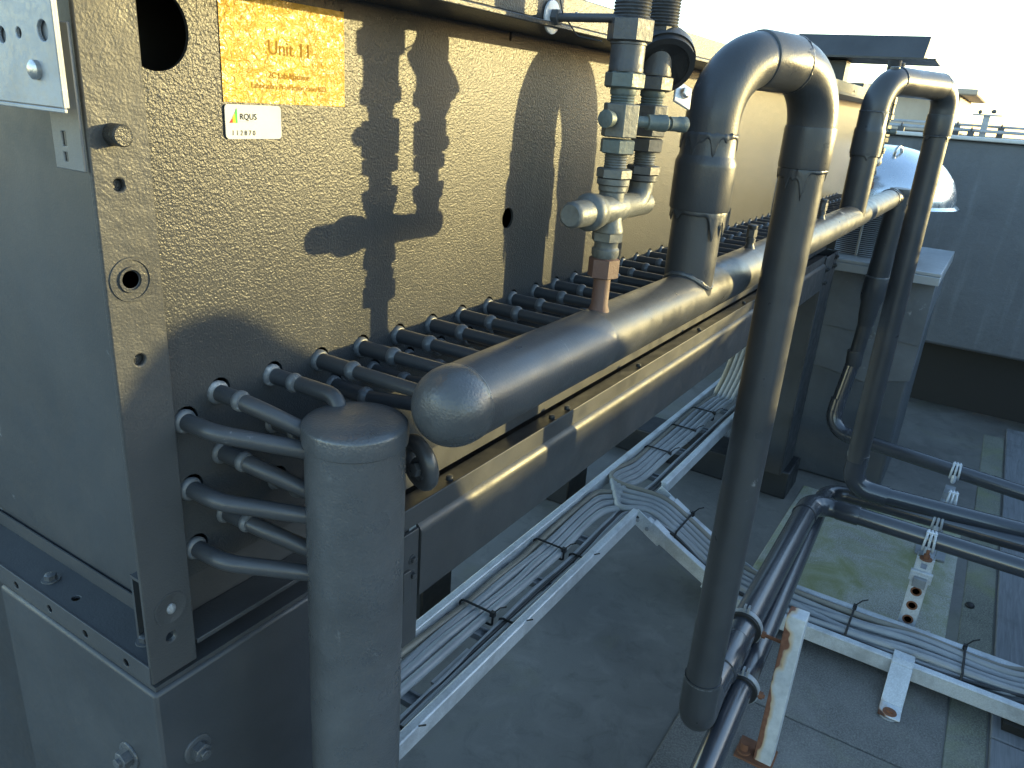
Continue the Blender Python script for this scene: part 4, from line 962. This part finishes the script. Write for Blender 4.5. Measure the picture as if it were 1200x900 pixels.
# unseen wall added at right, its height set to keep sun off the roof
pw = thing('shade_wall', 'unseen wall added along the right edge to keep low sun off the roof', 'wall', (6, -6.2, -G))
b = MB(); b.box(1.5,-6.4,-G+.001, 9.289,-6.0,.238); b.build('face', M['wall'], pw, bevel=.02)
b = MB(); b.box(1.45,-6.46,.2395, 24,-5.94,.274); b.build('coping', M['coping'], pw, bevel=.006)
b = MB(); b.box(9.291,-6.4,-.0345, 24,-6.0,.238); b.box(9.83,-6.39,-G+.001,24,-6.01,-.036); b.build('far_face', M['wall'], pw)
st_ = MB(); st_.sphere((5.35,-.47,-G+.016), .032, (1,.9,.6), 7); tag(st_.build('pebble', M['rubber']), 'small dark pebble on the moss strip', 'pebble')
st_ = MB(); st_.sphere((4.83,-.26,-G+.022), .018, (1.3,.8,.4), 7); tag(st_.build('stone_chip', M['white']), 'small white stone chip on the mossy slab', 'stone')

# ================================================================== CAMERA, SUN, SKY
Xa = Vector((598,-290,893)).normalized(); zd = Vector((-178,2386,893)); zd = (zd - Xa*Xa.dot(zd)).normalized(); Za = -zd; Ya = Za.cross(Xa)
def cam2w(v): v = Vector(v); return Vector((Xa.dot(v), Ya.dot(v), Za.dot(v)))
cx, cy, cz = cam2w((1,0,0)), cam2w((0,-1,0)), cam2w((0,0,-1))
cd = bpy.data.cameras.new('camera'); cam = bpy.data.objects.new('camera', cd); col.objects.link(cam)
cam.matrix_world = Matrix(((cx.x,cy.x,cz.x,0), (cx.y,cy.y,cz.y,0), (cx.z,cy.z,cz.z,G*U), (0,0,0,1)))
cd.sensor_fit = 'HORIZONTAL'; cd.sensor_width = 36; cd.lens = 893/1200*36; cd.clip_start = .02; cd.clip_end = 800
sc.camera = cam
SD = Vector((-1.06, 1, -.185)).normalized()
sl = bpy.data.lights.new('sun', 'SUN'); sl.energy = 2.0; sl.angle = R(.5); sl.color = (.77, .61, .255)
so = bpy.data.objects.new('sun', sl); col.objects.link(so); so.rotation_euler = SD.to_track_quat('-Z', 'Y').to_euler(); so.location = (6, -6, 6)
w = bpy.data.worlds.new('World'); sc.world = w; w.use_nodes = True; nt = w.node_tree; nt.nodes.clear()
sky = nt.nodes.new('ShaderNodeTexSky'); sky.sky_type = 'NISHITA'; sky.sun_disc = False
sky.sun_elevation = math.asin(-SD.z); sky.sun_rotation = math.atan2(-SD.x, -SD.y); sky.air_density = 1.0; sky.dust_density = .35; sky.ozone_density = 1.7
bg = nt.nodes.new('ShaderNodeBackground'); bg.inputs[1].default_value = .15; ow = nt.nodes.new('ShaderNodeOutputWorld')
nt.links.new(sky.outputs[0], bg.inputs[0]); nt.links.new(bg.outputs[0], ow.inputs[0])
vs_ = sc.view_settings; vs_.view_transform = 'Standard'; vs_.look = 'None'; vs_.gamma = 1; vs_.use_curve_mapping = False; vs_.exposure = 2.58
sc.render.engine = 'CYCLES'
